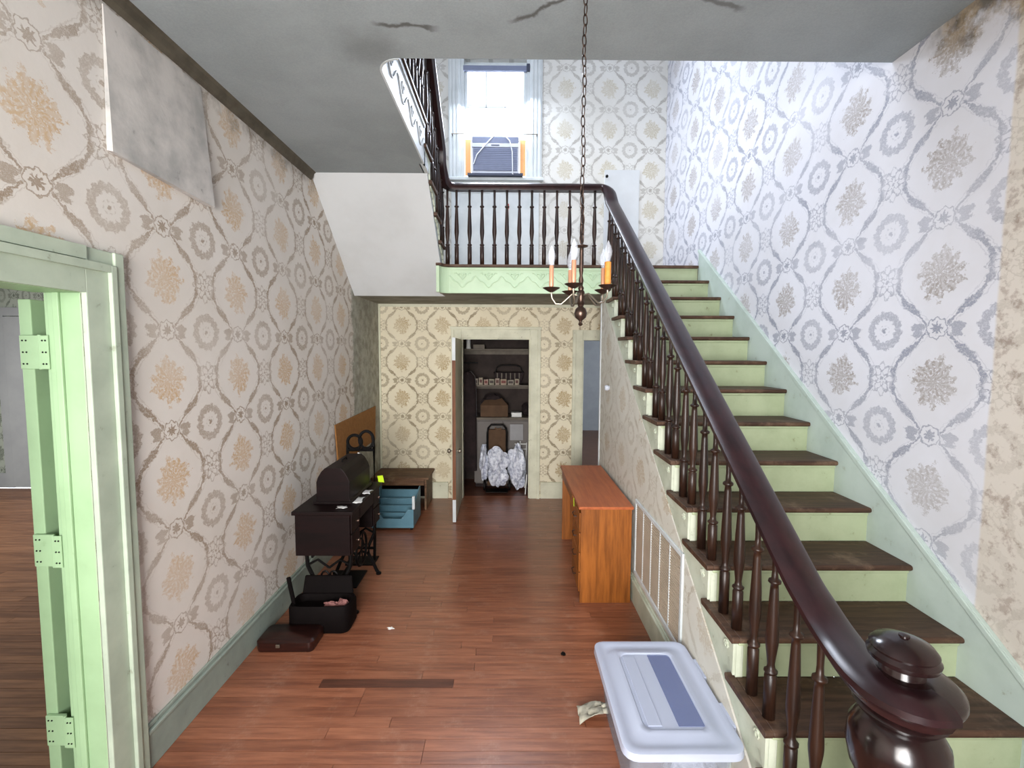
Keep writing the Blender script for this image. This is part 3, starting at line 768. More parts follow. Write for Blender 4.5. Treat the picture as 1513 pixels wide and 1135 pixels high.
# volute over the newel
NX, NY, NZ = 1.03, 1.165, 1.045
for k in range(0, 15):
    a = -PI*1.15 - .0 + (PI*1.2)*(1-k/14)     # spiral in reverse, ends heading +Y on the left side
for (X, Y, Z) in ((1.05, 1.085, NZ), (1.00, 1.085, NZ), (.965, 1.12, NZ), (.957, 1.17, NZ+.001), (.962, 1.23, NZ+.004), (.974, 1.30, NZ+.010), (.981, 1.37, NZ+.026), (.984, 1.44, NZ+.056)):
    path.append((X, Y, Z))
for Y in (1.52, 2.0, 2.5, 3.0, 3.5, 4.0, 4.4, 4.62): path.append((XB, Y, nz(Y)+.66))
path += [(XB, 4.70, 3.40), (XB-.003, 4.76, 3.47), (XB-.02, 4.80, 3.515), (XB-.055, 4.825, 3.533), (XB-.11, 4.83, 3.535)]
for X in (.6, .2, -.2, -.5): path.append((X, 4.83, 3.535))
path += [(-.56, 4.828, 3.535), (-.61, 4.81, 3.545), (-.648, 4.77, 3.575), (-.664, 4.72, 3.63), (XG, 4.66, 3.69)]
zu = lambda Y: z12+RISE+.66+RISE/RUN*(YN-Y)
for Y in (4.6, 4.3, 4.0, 3.85): path.append((XG, Y, zu(Y)))
path += [(XG, 3.76, 4.385), (XG, 3.65, 4.43), (XG, 3.5, 4.45), (XG, 3.0, 4.45), (XG, 2.55, 4.45)]
def rail_mesh(path):
    # cross-section: wide rounded top, moulded underside
    prof = [(-.030, -.034), (.030, -.034), (.036, -.016), (.046, -.002), (.045, .014), (.032, .027), (.012, .033), (-.012, .033), (-.032, .027), (-.045, .014), (-.046, -.002), (-.036, -.016)]
    m = MB(); n = len(prof); P = [Vector(p) for p in path]
    for k, p in enumerate(P):
        t = P[min(k+1, len(P)-1)]-P[max(k-1, 0)]; t.normalize()
        sd = t.cross(Vector((0, 0, 1))).normalized(); u = sd.cross(t)
        for a, b in prof: m.v.append(tuple(p+sd*a*1.36+u*b*1.05))
    for k in range(len(P)-1):
        for i in range(n):
            j = (i+1) % n; m.f.append((k*n+i, k*n+j, (k+1)*n+j, (k+1)*n+i))
    m.f.append(tuple(range(n))); m.f.append(tuple((len(P)-1)*n+i for i in range(n)))
    return m
def smooth_path(p, n=4):
    P = [Vector(q) for q in p]; out = []
    for i in range(len(P)-1):
        a, b, c, d = P[max(i-1, 0)], P[i], P[i+1], P[min(i+2, len(P)-1)]
        ta, tb = (c-a)*.5, (d-b)*.5
        L = (c-b).length
        if (b-a).length > 1e-6: ta = ta*min(1, L*2/max((c-a).length, 1e-6))
        if (d-c).length > 1e-6: tb = tb*min(1, L*2/max((d-b).length, 1e-6))
        for k in range(n):
            t = k/n; out.append(b*(2*t**3-3*t*t+1)+ta*(t**3-2*t*t+t)+c*(3*t*t-2*t**3)+tb*(t**3-t*t))
    return out+[P[-1]]
rail_mesh(smooth_path(path)).build('handrail', M['rail'], ra, smooth=True)
# newel
nb_z = nose(-2)[1]
prof = [(.085, 0), (.085, .05), (.062, .06), (.052, .10), (.06, .12), (.052, .14), (.066, .26), (.078, .40), (.074, .47), (.056, .50), (.070, .515), (.056, .53), (.074, .56), (.104, .62), (.113, .67), (.108, .72), (.086, .755), (.072, .765), (.094, .775), (.104, .788), (.094, .80), (.066, .805), (.062, .815)]
zn0 = nb_z
kz = (NZ-.035-zn0)/.815
nw = MB().lathe([(r, h*kz) for r, h in prof], (NX, NY, zn0), 28).build('newel_post', M['newel'], ra, smooth=True)
MB().lathe([(.05, -.036), (.112, -.036), (.122, -.022), (.130, -.004), (.128, .012), (.112, .026), (.08, .034), (.045, .036)], (NX, NY, NZ), 32).build('volute_cap', M['newel'], nw, smooth=True)
MB().lathe([(.05, .034), (.046, .052), (.060, .060), (.076, .070), (.079, .082), (.070, .092), (.074, .099), (.064, .112), (.034, .124), (.012, .129), (.012, .134), (.002, .137)], (NX, NY, NZ), 28).build('cap_knob', M['newel'], nw, smooth=True)
# balusters: two on each tread
def bal_mesh(L):
    f = [(.0175, 0), (.0175, .245), (.0135, .252), (.0135, .258), (.0195, .266), (.0195, .274), (.0125, .284), (.0105, .31), (.0135, .36), (.0178, .42), (.0188, .45), (.0165, .56), (.0118, .74), (.0105, .765), (.0175, .772), (.0185, .779), (.0175, .786), (.0098, .795), (.0085, .84), (.0100, .97), (.0100, 1.0)]
    m = MB().lathe([(r*1.25, h*L) for r, h in f], (0, 0, 0), 10).mesh('baluster'); m.materials.append(M['baluster'])
    for p in m.polygons: p.use_smooth = True
    return m
bmc = {}
def baluster(x, y, z, L):
    k = round(L, 3)
    if k not in bmc: bmc[k] = bal_mesh(L)
    b = bpy.data.objects.new('baluster', bmc[k]); C.objects.link(b); b.parent = ra; b.location = (x, y, z)
for i in range(-1, 12):
    y, z = nose(i)
    for o_ in (.075, .20):
        yy = y+o_
        zt = nz(yy)+.66-.045 if yy > 1.40 else NZ-.01
        L = zt-z
        if yy > 1.40: L = .66-.045+RISE/RUN*o_+.012
        if i == -1 and o_ < .1: L = (nz(yy)+.672-.04)-z
        baluster(XB, yy, z, L)
for x in (-.622, -.53, -.40, -.275, -.15, -.025, .10, .225, .35, .476, .604, .731, .856):
    baluster(x, 4.83, 2.768, .74)
for i in range(1, 5):
    y = YN-RUN*(i-1); z = z12+RISE*i
    for o_ in (.07, .20):
        baluster(XG-.005, y-o_, z, .66-.045+RISE/RUN*o_+.012)
for k in range(10): baluster(XG-.005, 3.70-k*.12, 3.70, .72)

# ================================================================ THINGS
# blank sheet on the left wall
bs = MB().hexa([(XL+.002, 2.00, 3.29), (XL+.002, 2.60, 3.29), (XL+.002, 2.615, 2.68), (XL+.002, 1.985, 2.715), (XL+.007, 2.00, 3.29), (XL+.007, 2.60, 3.29), (XL+.045, 2.62, 2.675), (XL+.028, 1.985, 2.71)]).build('plaster_sheet', M['blank'])
tag(bs, 'blank grey white sheet curling off the left wall just under the ceiling', 'wall sheet')

# vent grille in the stair side wall
vg = thing('vent_grille', 'large tan return air grille in a white frame low on the stair side wall', 'vent')
x = XW
MB().box(x-.012, x+.001, VY0, VY1, VZ1, VZ1+.028).box(x-.012, x+.001, VY0, VY1, .235, .262).box(x-.012, x+.001, VY0-.028, VY0, .235, VZ1+.028).box(x-.012, x+.001, VY1, VY1+.028, .235, VZ1+.028).build('frame', M['white_trim'], vg, bevel=.003)
MB().box(x-.002, x+.001, VY0, VY1, .262, VZ1).build('mesh_backing', M['grille'], vg)
for k in range(1, 5): MB().box(x-.009, x-.002, VY0+k*.182-.003, VY0+k*.182+.003, .262, VZ1).build('divider', M['white_trim'], vg)
m = MB()
for k in range(30): m.box(x-.0065, x-.002, VY0, VY1, .268+k*.017, .268+k*.017+.006)
m.build('louver', M['grille'], vg)['kind'] = 'stuff'
# small wall knob
kb = MB().lathe([(.003, -.045), (.02, -.042), (.026, -.03), (.026, -.012), (.018, -.006), (.022, 0)], (XW, 4.50, 1.555), 14, 'x').build('wall_dial', M['ac_white'], None, smooth=True)
tag(kb, 'small round pale dial on the stair side wall above the desk', 'dial')

# ---- desk
dk = thing('desk', 'orange brown kneehole desk with drawers pushed against the stair wall', 'desk', None, (.75, 4.0, 0))
def P(o, nm): return o
DX0, DX1, DY0, DY1, DZ = .545, .928, 3.44, 4.66, .755
def B(x0, x1, y0, y1, z0, z1): return MB().box(x0-.75, x1-.75, y0-4.0, y1-4.0, z0, z1)
B(DX0-.02, DX1+.005, DY0-.03, DY1+.02, DZ-.022, DZ).build('desk_top', M['desk_top'], dk, bevel=.003)
B(DX0, DX1, DY0, DY0+.02, 0, DZ-.022).build('end_panel', M['desk'], dk, bevel=.002)
B(DX0, DX1, DY1-.02, DY1, 0, DZ-.022).build('end_panel', M['desk'], dk, bevel=.002)
B(DX1-.018, DX1, DY0+.02, DY1-.02, .05, DZ-.022).build('back_panel', M['desk'], dk)
B(DX0+.012, DX1-.018, DY0+.40, DY0+.418, .05, DZ-.022).build('pedestal_side', M['desk'], dk)
B(DX0+.012, DX1-.018, DY0+.02, DY0+.40, .05, .068).build('pedestal_floor', M['desk'], dk)
B(DX0+.03, DX1-.05, DY0+.42, DY1-.02, DZ-.10, DZ-.022).build('pencil_rail', M['desk'], dk)
for k in range(4):
    z0 = .075+k*.155
    dr = B(DX0-.008, DX0+.012, DY0+.025, DY0+.398, z0, z0+.148).build('drawer', M['desk'], dk, bevel=.004)
    MB().tube([(DX0-.75-.008, DY0-4+.16, z0+.08), (DX0-.75-.028, DY0-4+.165, z0+.075), (DX0-.75-.028, DY0-4+.26, z0+.075), (DX0-.75-.008, DY0-4+.265, z0+.08)], .004, 6).build('drawer_pull', M['bronze'], dr)
dr = B(DX0-.008, DX0+.012, DY0+.425, DY1-.025, DZ-.115, DZ-.03).build('drawer', M['desk'], dk, bevel=.004)
tg = MB().hexa([(DX0-.032, 3.70, .585), (DX0-.028, 3.74, .575), (DX0-.028, 3.74, .585), (DX0-.032, 3.70, .595), (DX0-.032, 3.71, .66), (DX0-.028, 3.745, .65), (DX0-.026, 3.745, .655), (DX0-.030, 3.71, .665)])
tg = MB().hexa([(DX0-.018, 3.70, .66), (DX0-.014, 3.745, .655), (DX0-.011, 3.745, .655), (DX0-.015, 3.70, .66), (DX0-.018, 3.705, .728), (DX0-.014, 3.75, .722), (DX0-.011, 3.75, .722), (DX0-.015, 3.705, .728)]).build('paper_tag', M['yellow'])
tag(tg, 'small yellow tag stuck on the front edge of the orange brown desk', 'tag')

# ---- tote
to = thing('storage_tote', 'clear plastic storage tote with a frosted white lid beside the bottom steps', 'storage bin', None, (.72, 2.10, 0))
TX0, TX1, TY0, TY1, TH = -.245, .215, -.36, .33, .325
def rrect(x0, x1, y0, y1, r, n=5):
    o = []
    for cx, cy, a0 in ((x1-r, y1-r, 0), (x0+r, y1-r, PI/2), (x0+r, y0+r, PI), (x1-r, y0+r, 1.5*PI)):
        for k in range(n): a = a0+PI/2*k/(n-1); o.append((cx+r*math.cos(a), cy+r*math.sin(a)))
    return o
def loft(m, rings):
    n0 = len(m.v); k = len(rings[0][0])
    for ring, z in rings: m.v += [(p[0], p[1], z) for p in ring]
    for i in range(len(rings)-1):
        for j in range(k):
            q = (j+1) % k; m.f.append((n0+i*k+j, n0+i*k+q, n0+(i+1)*k+q, n0+(i+1)*k+j))
    return m, n0, k
R0 = rrect(TX0+.045, TX1-.045, TY0+.05, TY1-.05, .04); R1 = rrect(TX0+.012, TX1-.012, TY0+.012, TY1-.012, .045)
R0i = rrect(TX0+.049, TX1-.049, TY0+.054, TY1-.054, .037); R1i = rrect(TX0+.016, TX1-.016, TY0+.016, TY1-.016, .042)
m = MB(); m, n0, k = loft(m, [(R0i, .01), (R0, .002), (R1, TH-.012), (rrect(TX0, TX1, TY0, TY1, .05), TH-.010), (rrect(TX0, TX1, TY0, TY1, .05), TH-.004), (R1i, TH-.004), (R0i, .006)])
m.f.append(tuple(range(n0, n0+k))); m.build('tub', M['tote'], to, smooth=True)
L0 = rrect(TX0-.012, TX1+.012, TY0-.012, TY1+.012, .055); 
ins = lambda d, r=.045: rrect(TX0+d, TX1-d, TY0+d, TY1-d, r)
m = MB(); m, n0, k = loft(m, [(L0, TH-.02), (rrect(TX0-.016, TX1+.016, TY0-.016, TY1+.016, .058), TH-.018), (rrect(TX0-.013, TX1+.013, TY0-.013, TY1+.013, .055), TH+.012), (ins(0.004), TH+.016), (ins(.022), TH+.010), (ins(.05), TH+.006), (ins(.075), TH+.020), (ins(.095), TH+.020), (ins(.10), TH+.014)])
m.build('lid_rim', M['lid'], to, smooth=True)
a = ins(.10); 
MB().prism(a, 'z', TH+.010, TH+.014).build('lid_panel', M['lid'], to)
MB().box(.0, TX1-.105, TY0+.12, TY1-.11, TH+.0142, TH+.017).build('lid_label_recess', M['lid_panel'], to)['label'] = 'bluish clear rectangular panel'
MB().box(TX0+.115, -.07, TY0+.12, TY1-.12, TH+.0142, TH+.0185).build('lid_ridge', M['lid'], to, bevel=.002)
for yy in (-.16, .14):
    MB().box(TX1+.016, TX1+.040, yy-.07, yy+.07, TH-.075, TH+.006).build('latch', M['lid'], to, bevel=.006)
ct = MB().blob((.72+.08, 1.93, .12), (.10, .12, .10), 5, .2).build('plastic_bag', M['bag'], None, smooth=True); tag(ct, 'crumpled clear white plastic bag inside the storage tote', 'bag')
MB_ = MB().hexa([(.60, 1.92, .012), (.86, 1.92, .012), (.86, 2.30, .012), (.60, 2.30, .012), (.60, 1.92, .20), (.86, 1.92, .20), (.86, 2.30, .19), (.60, 2.30, .19)])
ct = MB().box(.555, .66, 1.86, 2.33, .012, .23).build('folded_fabric', plain('maroon_fabric', srgb(96, 40, 52), .9), None, bevel=.02, seg=3); tag(ct, 'maroon folded fabric inside the clear storage tote', 'fabric')

# scrap by the tote
m = MB(); n = 7
for i in range(n):
    for j in range(5):
        m.v.append((.37+.15*i/(n-1), 2.27+.12*j/4*(1-.45*i/(n-1)) + .03*i/(n-1), .004+.028*abs(math.sin(j*1.5+i*.5))+.03*(i/(n-1))))
for i in range(n-1):
    for j in range(4): m.f.append((i*5+j, (i+1)*5+j, (i+1)*5+j+1, i*5+j+1))
o = m.build('cloth_scrap', M['scrap'], None, smooth=True); md = o.modifiers.new('s', 'SOLIDIFY'); md.thickness = .004
tag(o, 'crumpled pale cloth scrap on the floor beside the storage tote', 'cloth')
o = MB().blob((-.803, 3.10, .007), (.018, .010, .006), 3, .5, 8, 6).build('plaster_crumb', M['paperwhite']); tag(o, 'tiny white crumb on the floor boards in front of the black case', 'debris')
o = MB().blob((.35, 2.834, .004), (.016, .02, .004), 4, .4, 8, 6).build('dark_debris', M['iron']); tag(o, 'small dark speck of debris on the boards behind the storage tote', 'debris')

# ---- chandelier
CX, CYY = .287, 1.90
ch = thing('chandelier', 'small five arm candle chandelier hanging on a long chain', 'chandelier', None, (CX, CYY, 2.14))
m = MB().lathe([(.004, -.095), (.010, -.088), (.005, -.080), (.006, -.075), (.021, -.062), (.026, -.045), (.021, -.028), (.010, -.018), (.013, -.012), (.010, -.006)], (0, 0, -.035), 18).build('ball_finial', M['bronze'], ch, smooth=True)
MB().lathe([(.012, -.045), (.016, -.04), (.012, -.03), (.015, -.02), (.015, .005), (.010, .012), (.012, .02), (.007, .03), (.010, .05), (.006, .07), (.009, .09), (.005, .12), (.008, .14), (.005, .155), (.008, .165), (.005, .18)], (0, 0, 0), 14).build('column', M['bronze'], ch, smooth=True)
MB().lathe([(.004, .178), (.024, .182), (.026, .186), (.010, .190), (.004, .195)], (0, 0, 0), 18).build('top_disc', M['bronze'], ch, smooth=True)
def link_mesh(rot):
    pts = []
    for k in range(16):
        a = 2*PI*k/16; x_ = .0085*math.cos(a); z_ = .0215*math.sin(a)*(1 if abs(math.sin(a)) < .95 else 1)
        pts.append((x_, 0, z_) if not rot else (0, x_, z_))
    me = MB().tube(pts, .0023, 6, closed=True, up=(0, 1, 0) if not rot else (1, 0, 0)).mesh('chain_link'); me.materials.append(M['bronze']); 
    for p in me.polygons: p.use_smooth = True
    return me
lm = [link_mesh(0), link_mesh(1)]
zc = .195+.018; k = 0
while zc < ZC-2.14-.01:
    b = bpy.data.objects.new('chain_link', lm[k % 2]); C.objects.link(b); b.parent = ch; b.location = (.002*math.sin(k*.9), 0, zc); b.rotation_euler = (0, 0, .5); zc += .0375; k += 1
MB().lathe([(.05, ZC-2.14-.02), (.055, ZC-2.14-.01), (.055, ZC-2.14)], (0, 0, 0), 18).build('ceiling_canopy', M['bronze'], ch, smooth=True)
RA = .118
for q, adeg in enumerate((-40, -112, 176, 104, 32)):
    a = math.radians(adeg); c_, s_ = math.cos(a), math.sin(a)
    pr = [(.012, -.008), (.035, -.004), (.055, -.022), (.078, -.043), (.100, -.042), (.115, -.020), (RA, .0), (RA, .010)]
    pp = []
    for i in range(len(pr)-1):
        for t in (0, .5): pp.append((pr[i][0]*(1-t)+pr[i+1][0]*t, pr[i][1]*(1-t)+pr[i+1][1]*t))
    pp.append(pr[-1])
    ar = MB().tube([(r*c_, r*s_, z) for r, z in pp], .0036, 8).build('arm', M['brass'], ch, smooth=True)
    cx, cy = RA*c_, RA*s_
    MB().lathe([(.006, .004), (.014, .008), (.024, .014), (.034, .020), (.035, .022), (.012, .020), (.010, .026)], (cx, cy, 0), 18).build('drip_pan', M['bronze'], ar, smooth=True)
    amber = q == 0
    rs = .0125 if amber else .0092
    s_o = MB().lathe([(rs, .022), (rs, .108), (rs*.9, .110)], (cx, cy, 0), 14).build('candle_sleeve', M['sleeve_amber'] if amber else M['sleeve'], ar, smooth=True)
    if amber: s_o['label'] = 'amber candle sleeve, thicker than the others'
    MB().lathe([(.007, .110), (.009, .118), (.0145, .135), (.0155, .15), (.011, .168), (.004, .184), (.001, .190)], (cx, cy, 0), 14).build('bulb', M['bulb'], ar, smooth=True)

# ---- treadle sewing table
st_ = thing('sewing_table', 'black brown treadle sewing machine table against the left wall', 'table', None, (-1.29, 3.6, 0))
ox, oy = -1.29, 3.6
def B2(x0, x1, y0, y1, z0, z1): return MB().box(x0-ox, x1-ox, y0-oy, y1-oy, z0, z1)
B2(-1.515, -1.085, 3.215, 3.985, .752, .780).build('table_top', M['dark_wood'], st_, bevel=.005)
for y0, y1 in ((3.235, 3.43), (3.775, 3.965)):
    c_ = B2(-1.50, -1.115, y0, y1, .455, .751).build('drawer_case', M['dark_wood'], st_, bevel=.004)
    for k in range(2):
        B2(-1.115, -1.103, y0+.012, y1-.012, .465+k*.145, .600+k*.142).build('drawer', M['dark_wood'], c_, bevel=.003)
        MB().lathe([(.004, 0), (.004, .012), (.012, .016), (.010, .024), (.002, .027)], (-1.103-ox, (y0+y1)/2-oy, .535+k*.142), 10, 'x').build('knob', M['bronze'], c_, smooth=True)
B2(-1.12, -1.10, 3.43, 3.775, .66, .751).build('apron', M['dark_wood'], st_, bevel=.003)
def leg_frame(y):
    m = MB()
    for s in (-1, 1):
        f = lambda a, z: (s*a, y-oy, z)
        m.tube([f(.16, .455), f(.155, .36), f(.11, .26), f(.10, .18), f(.14, .10), f(.17, .03), f(.185, .006)], .014, 8)
        m.tube([f(.10, .18), f(.04, .20), f(.0, .16)], .010, 8)
        m.tube([f(.155, .36), f(.08, .40), f(.0, .34)], .009, 8)
        m.tube([f(.03+.03*math.cos(t), .27+.045*math.sin(t)) for t in [2*PI*i/12 for i in range(12)]], .007, 6, closed=True, up=(0, 1, 0))
        m.lathe([(.022, 0), (.022, .012), (.012, .02)], (s*.185, y-oy, 0), 10)
    m.tube([(-.16, y-oy, .445), (.16, y-oy, .445)], .014, 8)
    return m
leg_frame(3.30).build('iron_leg', M['iron'], st_, smooth=True); leg_frame(3.90).build('iron_leg', M['iron'], st_, smooth=True)
MB().tube([(0, 3.30-oy, .16), (0, 3.90-oy, .16)], .012, 8).tube([(-.12, 3.30-oy, .42), (-.12, 3.90-oy, .42)], .010, 8).build('cross_brace', M['iron'], st_)
m = B2(-1.40, -1.15, 3.46, 3.74, .10, .112)
m.build('treadle', M['iron'], st_, bevel=.004)
m = MB().tube([(.10, 3.82-oy+.0, .30)]*0 or [(.10, 3.72-oy+.13*math.cos(t), .30+.13*math.sin(t)) for t in [2*PI*i/24 for i in range(24)]], .010, 8, closed=True, up=(1, 0, 0))
for k in range(5):
    t = 2*PI*k/5; m.tube([(.10, 3.72-oy, .30), (.10, 3.72-oy+.125*math.cos(t), .30+.125*math.sin(t))], .006, 6)
m.build('flywheel', M['iron'], st_, smooth=True)
# bentwood cover
cv = thing('sewing_machine_cover', 'dark coffin shaped wooden cover on top of the sewing table', 'cover', None, (-1.285, 3.64, .78))
def cprof(w, h):
    return [(-w-.018, 0), (w+.018, 0), (w+.018, .014), (w+.004, .022), (w, .03), (w, h*.60), (w-.012, h*.74), (w-.038, h*.90), (w-.065, h), (-w+.065, h), (-w+.038, h*.90), (-w+.012, h*.74), (-w, h*.60), (-w, .03), (-w-.004, .022), (-w-.018, .014)]
MB().prism(cprof(.122, .265), 'y', -.25, .25).build('cover_body', M['dark_wood'], cv, bevel=.004)
for yy_ in (-.262, .250): MB().box(-.142, .142, yy_, yy_+.012, 0, .02).build('base_moulding', M['dark_wood'], cv, bevel=.003)
MB().tube([(0, -.05, .264), (0, -.045, .28), (0, .045, .28), (0, .05, .264)], .006, 8).build('handle', M['iron'], cv)
MB().tube([(.02, .256, .262), (.05, .262, .25), (.075, .262, .215), (.085, .258, .15)], .011, 8).build('strap', M['paperwhite'], cv, smooth=True)['label'] = 'white curved strap at the far end'
o = MB().hexa([(-1.185, 3.905, .985), (-1.165, 3.91, .96), (-1.155, 3.915, .965), (-1.172, 3.91, .992), (-1.235, 3.905, 1.045), (-1.205, 3.905, 1.04), (-1.20, 3.912, 1.048), (-1.232, 3.912, 1.055)])
# papers on table
for k, (x_, y_, lb) in enumerate(((-1.19, 3.30, 'white paper slip nearest the front corner of the sewing table'), (-1.125, 3.46, 'larger white paper slip in the middle of the sewing table edge'), (-1.118, 3.66, 'white paper slip on the sewing table beside the cover far end'))):
    m = MB(); w_, h_ = ((.035, .025), (.035, .07), (.03, .05))[k]; nx, ny = 5, 5
    for i in range(nx):
        for j in range(ny): m.v.append((x_-w_+2*w_*i/4+.01*math.sin(j*1.3+k), y_-h_+2*h_*j/4, .7835+.006*abs(math.sin(i*1.1+j*.7+k))))
    for i in range(4):
        for j in range(4): m.f.append((i*5+j, (i+1)*5+j, (i+1)*5+j+1, i*5+j+1))
    o = m.build('paper_slip', M['paperwhite'], None, smooth=True); md = o.modifiers.new('s', 'SOLIDIFY'); md.thickness = .001; tag(o, lb, 'paper', 'paper slips on the sewing table')
o = MB().hexa([(-1.100, 3.93, .784), (-1.062, 3.905, .760), (-1.048, 3.955, .752), (-1.085, 3.985, .790), (-1.098, 3.93, .787), (-1.060, 3.905, .763), (-1.046, 3.955, .755), (-1.083, 3.985, .793)])
o = MB().hexa([(-1.112, 3.965, .782), (-1.058, 3.945, .782), (-1.058, 3.949, .782), (-1.112, 3.969, .782), (-1.128, 3.985, .828), (-1.075, 3.965, .838), (-1.075, 3.969, .838), (-1.128, 3.989, .828)]).build('price_tag', M['yellow'])
tag(o, 'bright yellow green tag at the far corner of the sewing table', 'tag')
# brown board
o = MB().hexa([(XL+.02, 4.40, .80), (XL+.035, 4.40, .80), (XL+.035, 5.62, .83), (XL+.02, 5.62, .83), (XL+.006, 4.38, 1.205), (XL+.016, 4.38, 1.205), (XL+.016, 5.72, 1.225), (XL+.006, 5.72, 1.225)]).build('hardboard_sheet', M['cork'], bevel=.002)
tag(o, 'plain brown board on the left wall behind the sewing machine cover', 'board')
# black looped frame behind the sewing table
lf = thing('looped_metal_frame', 'black metal frame with two round loops behind the sewing machine cover', 'frame', None, (-1.295, 4.15, 0))
for cx, cz, rx, rz in ((-.075, 1.09, .062, .062), (.030, 1.11, .062, .078)):
    MB().tube([(cx+rx*math.cos(t), 0, cz+rz*math.sin(t)) for t in [2*PI*i/24 for i in range(24)]], .014, 8, closed=True, up=(0, 1, 0)).build('loop', M['iron'], lf, smooth=True)
MB().tube([(.085, 0, 1.14), (.095, 0, 1.05), (.095, 0, .55), (.085, 0, .005)], .013, 8).tube([(-.135, 0, 1.10), (-.14, 0, 1.0), (-.14, 0, .005)], .013, 8).build('post', M['iron'], lf, smooth=True)
MB().tube([(-.14, 0, 1.02), (.095, 0, 1.02)], .014, 8).tube([(-.14, 0, .5), (.095, 0, .5)], .012, 8).tube([(-.14, 0, .12), (.095, 0, .12)], .012, 8).build('crossbar', M['iron'], lf, smooth=True)
MB().box(-.15, .105, -.10, .08, .0, .012).build('foot_plate', M['iron'], lf, bevel=.003)
# cases on the floor
cs = thing('black_case', 'black rounded case lying open on the floor in front of the sewing table', 'case', None, (-1.26, 3.10, 0))
cs.location = (-1.27, 3.13, 0)
m = MB(); m, n0, k = loft(m, [(rrect(-.20, .19, -.08, .11, .05), .0), (rrect(-.215, .205, -.095, .12, .06), .03), (rrect(-.215, .205, -.095, .12, .06), .17), (rrect(-.205, .195, -.085, .11, .055), .19), (rrect(-.19, .18, -.07, .095, .05), .185), (rrect(-.18, .17, -.06, .085, .045), .14)])
m.f.append(tuple(range(n0, n0+k))[::-1]); m.f.append(tuple(range(n0+5*k, n0+6*k))); m.build('case_body', M['black_case'], cs, smooth=True)
MB().tube([(-.19, -.02, .17), (-.215, -.02, .30), (-.225, -.02, .36)], .014, 8).build('handle', M['black_case'], cs, smooth=True)
MB().hexa([(-.19, .10, .18), (.17, .10, .18), (.17, .13, .18), (-.19, .13, .18), (-.18, .13, .30), (.155, .13, .30), (.155, .15, .30), (-.18, .15, .30)]).build('raised_lid', M['black_case'], cs, bevel=.01)
MB().blob((.06, -.01, .165), (.045, .02, .02), 6, .3).blob((.13, .0, .17), (.035, .025, .025), 8, .3).build('pink_lining', paint('pink_brown_lining', srgb(150, 104, 100), srgb(100, 62, 60), .8, 20, .8, .3), cs, smooth=True)['label'] = 'pinkish crumpled lining showing in the opening'
fb = thing('flat_case', 'flat dark brown case on the floor against the left baseboard', 'case', None, (-1.40, 2.98, 0))
fb.location = (-1.40, 2.915, 0)
m = MB(); m, n0, k = loft(m, [(rrect(-.19, .165, -.06, .13, .03), .0), (rrect(-.195, .17, -.065, .135, .035), .02), (rrect(-.195, .17, -.065, .135, .035), .062), (rrect(-.18, .155, -.05, .12, .03), .075)])
m.f.append(tuple(range(n0, n0+k))[::-1]); m.f.append(tuple(range(n0+3*k, n0+4*k))); m.build('case_body', wood('dark_case_wood', srgb(52, 24, 18), srgb(24, 11, 10), .3, 0), fb, smooth=True)
MB().box(-.06, -.035, -.075, -.064, .035, .055).build('clasp', M['brass'], fb, bevel=.002)

# ---- bench and blue bin
bn = thing('wooden_bench', 'worn low wooden bench in the corner behind the blue bin', 'bench', None, (-1.29, 5.69, -.02*0))
MB().box(-.34, .345, -.21, .25, .375, .40).build('bench_top', M['bench'], bn, bevel=.004)
MB().box(-.34, -.315, -.18, .24, 0, .375).build('side_panel', M['bench'], bn, bevel=.003)
MB().box(.29, .315, -.18, .24, 0, .375).build('side_panel', M['bench'], bn, bevel=.003)
MB().box(-.315, .29, -.205, -.185, .305, .375).build('apron', M['bench'], bn, bevel=.003)
MB().box(-.315, .29, .2, .22, .05, .375).build('back_panel', M['dark_wood'], bn)
bb = thing('plastic_bin', 'blue open fronted plastic bin with ribbed inside below the wooden bench', 'bin', None, (-1.225, 5.06, .03))
wd, dp = .225, .20
MB().prism([(-wd, 0), (wd, 0), (wd, .20), (wd-.06, .20), (wd-.13, .10), (-wd+.13, .10), (-wd+.06, .20), (-wd, .20)], 'y', -dp, -dp+.012).build('front', M['blue'], bb, bevel=.003)
for s in (-1, 1):
    MB().prism([(-dp+.012, 0), (dp, 0), (dp, .34), (dp-.05, .34), (-dp+.012, .20)], 'x', s*wd-(.012 if s > 0 else 0), s*wd+(.012 if s < 0 else 0)).build('side', M['blue'], bb, bevel=.003)
    MB().box(s*wd-.014, s*wd+.014, -dp-.002, -dp+.026, .20, .34).build('corner_post', M['white_trim'], bb, bevel=.004)
MB().box(-wd+.012, wd-.012, dp-.012, dp, 0, .30).build('back', M['blue'], bb)
MB().box(-wd+.012, wd-.012, -dp+.012, dp-.012, 0, .012).build('bottom', M['blue'], bb)
for k in range(4): MB().box(-wd+.02, wd-.02, -dp+.06+k*.08, -dp+.085+k*.08, .012, .06+.055*k).build('rib', M['blue'], bb, bevel=.006)
for sx in (-1, 1):
    for sy in (-1, 1): MB().lathe([(.02, -.01), (.02, .01)], (sx*(wd-.03), sy*(dp-.04), -.02), 12, 'x').build('caster', M['iron'], bb)

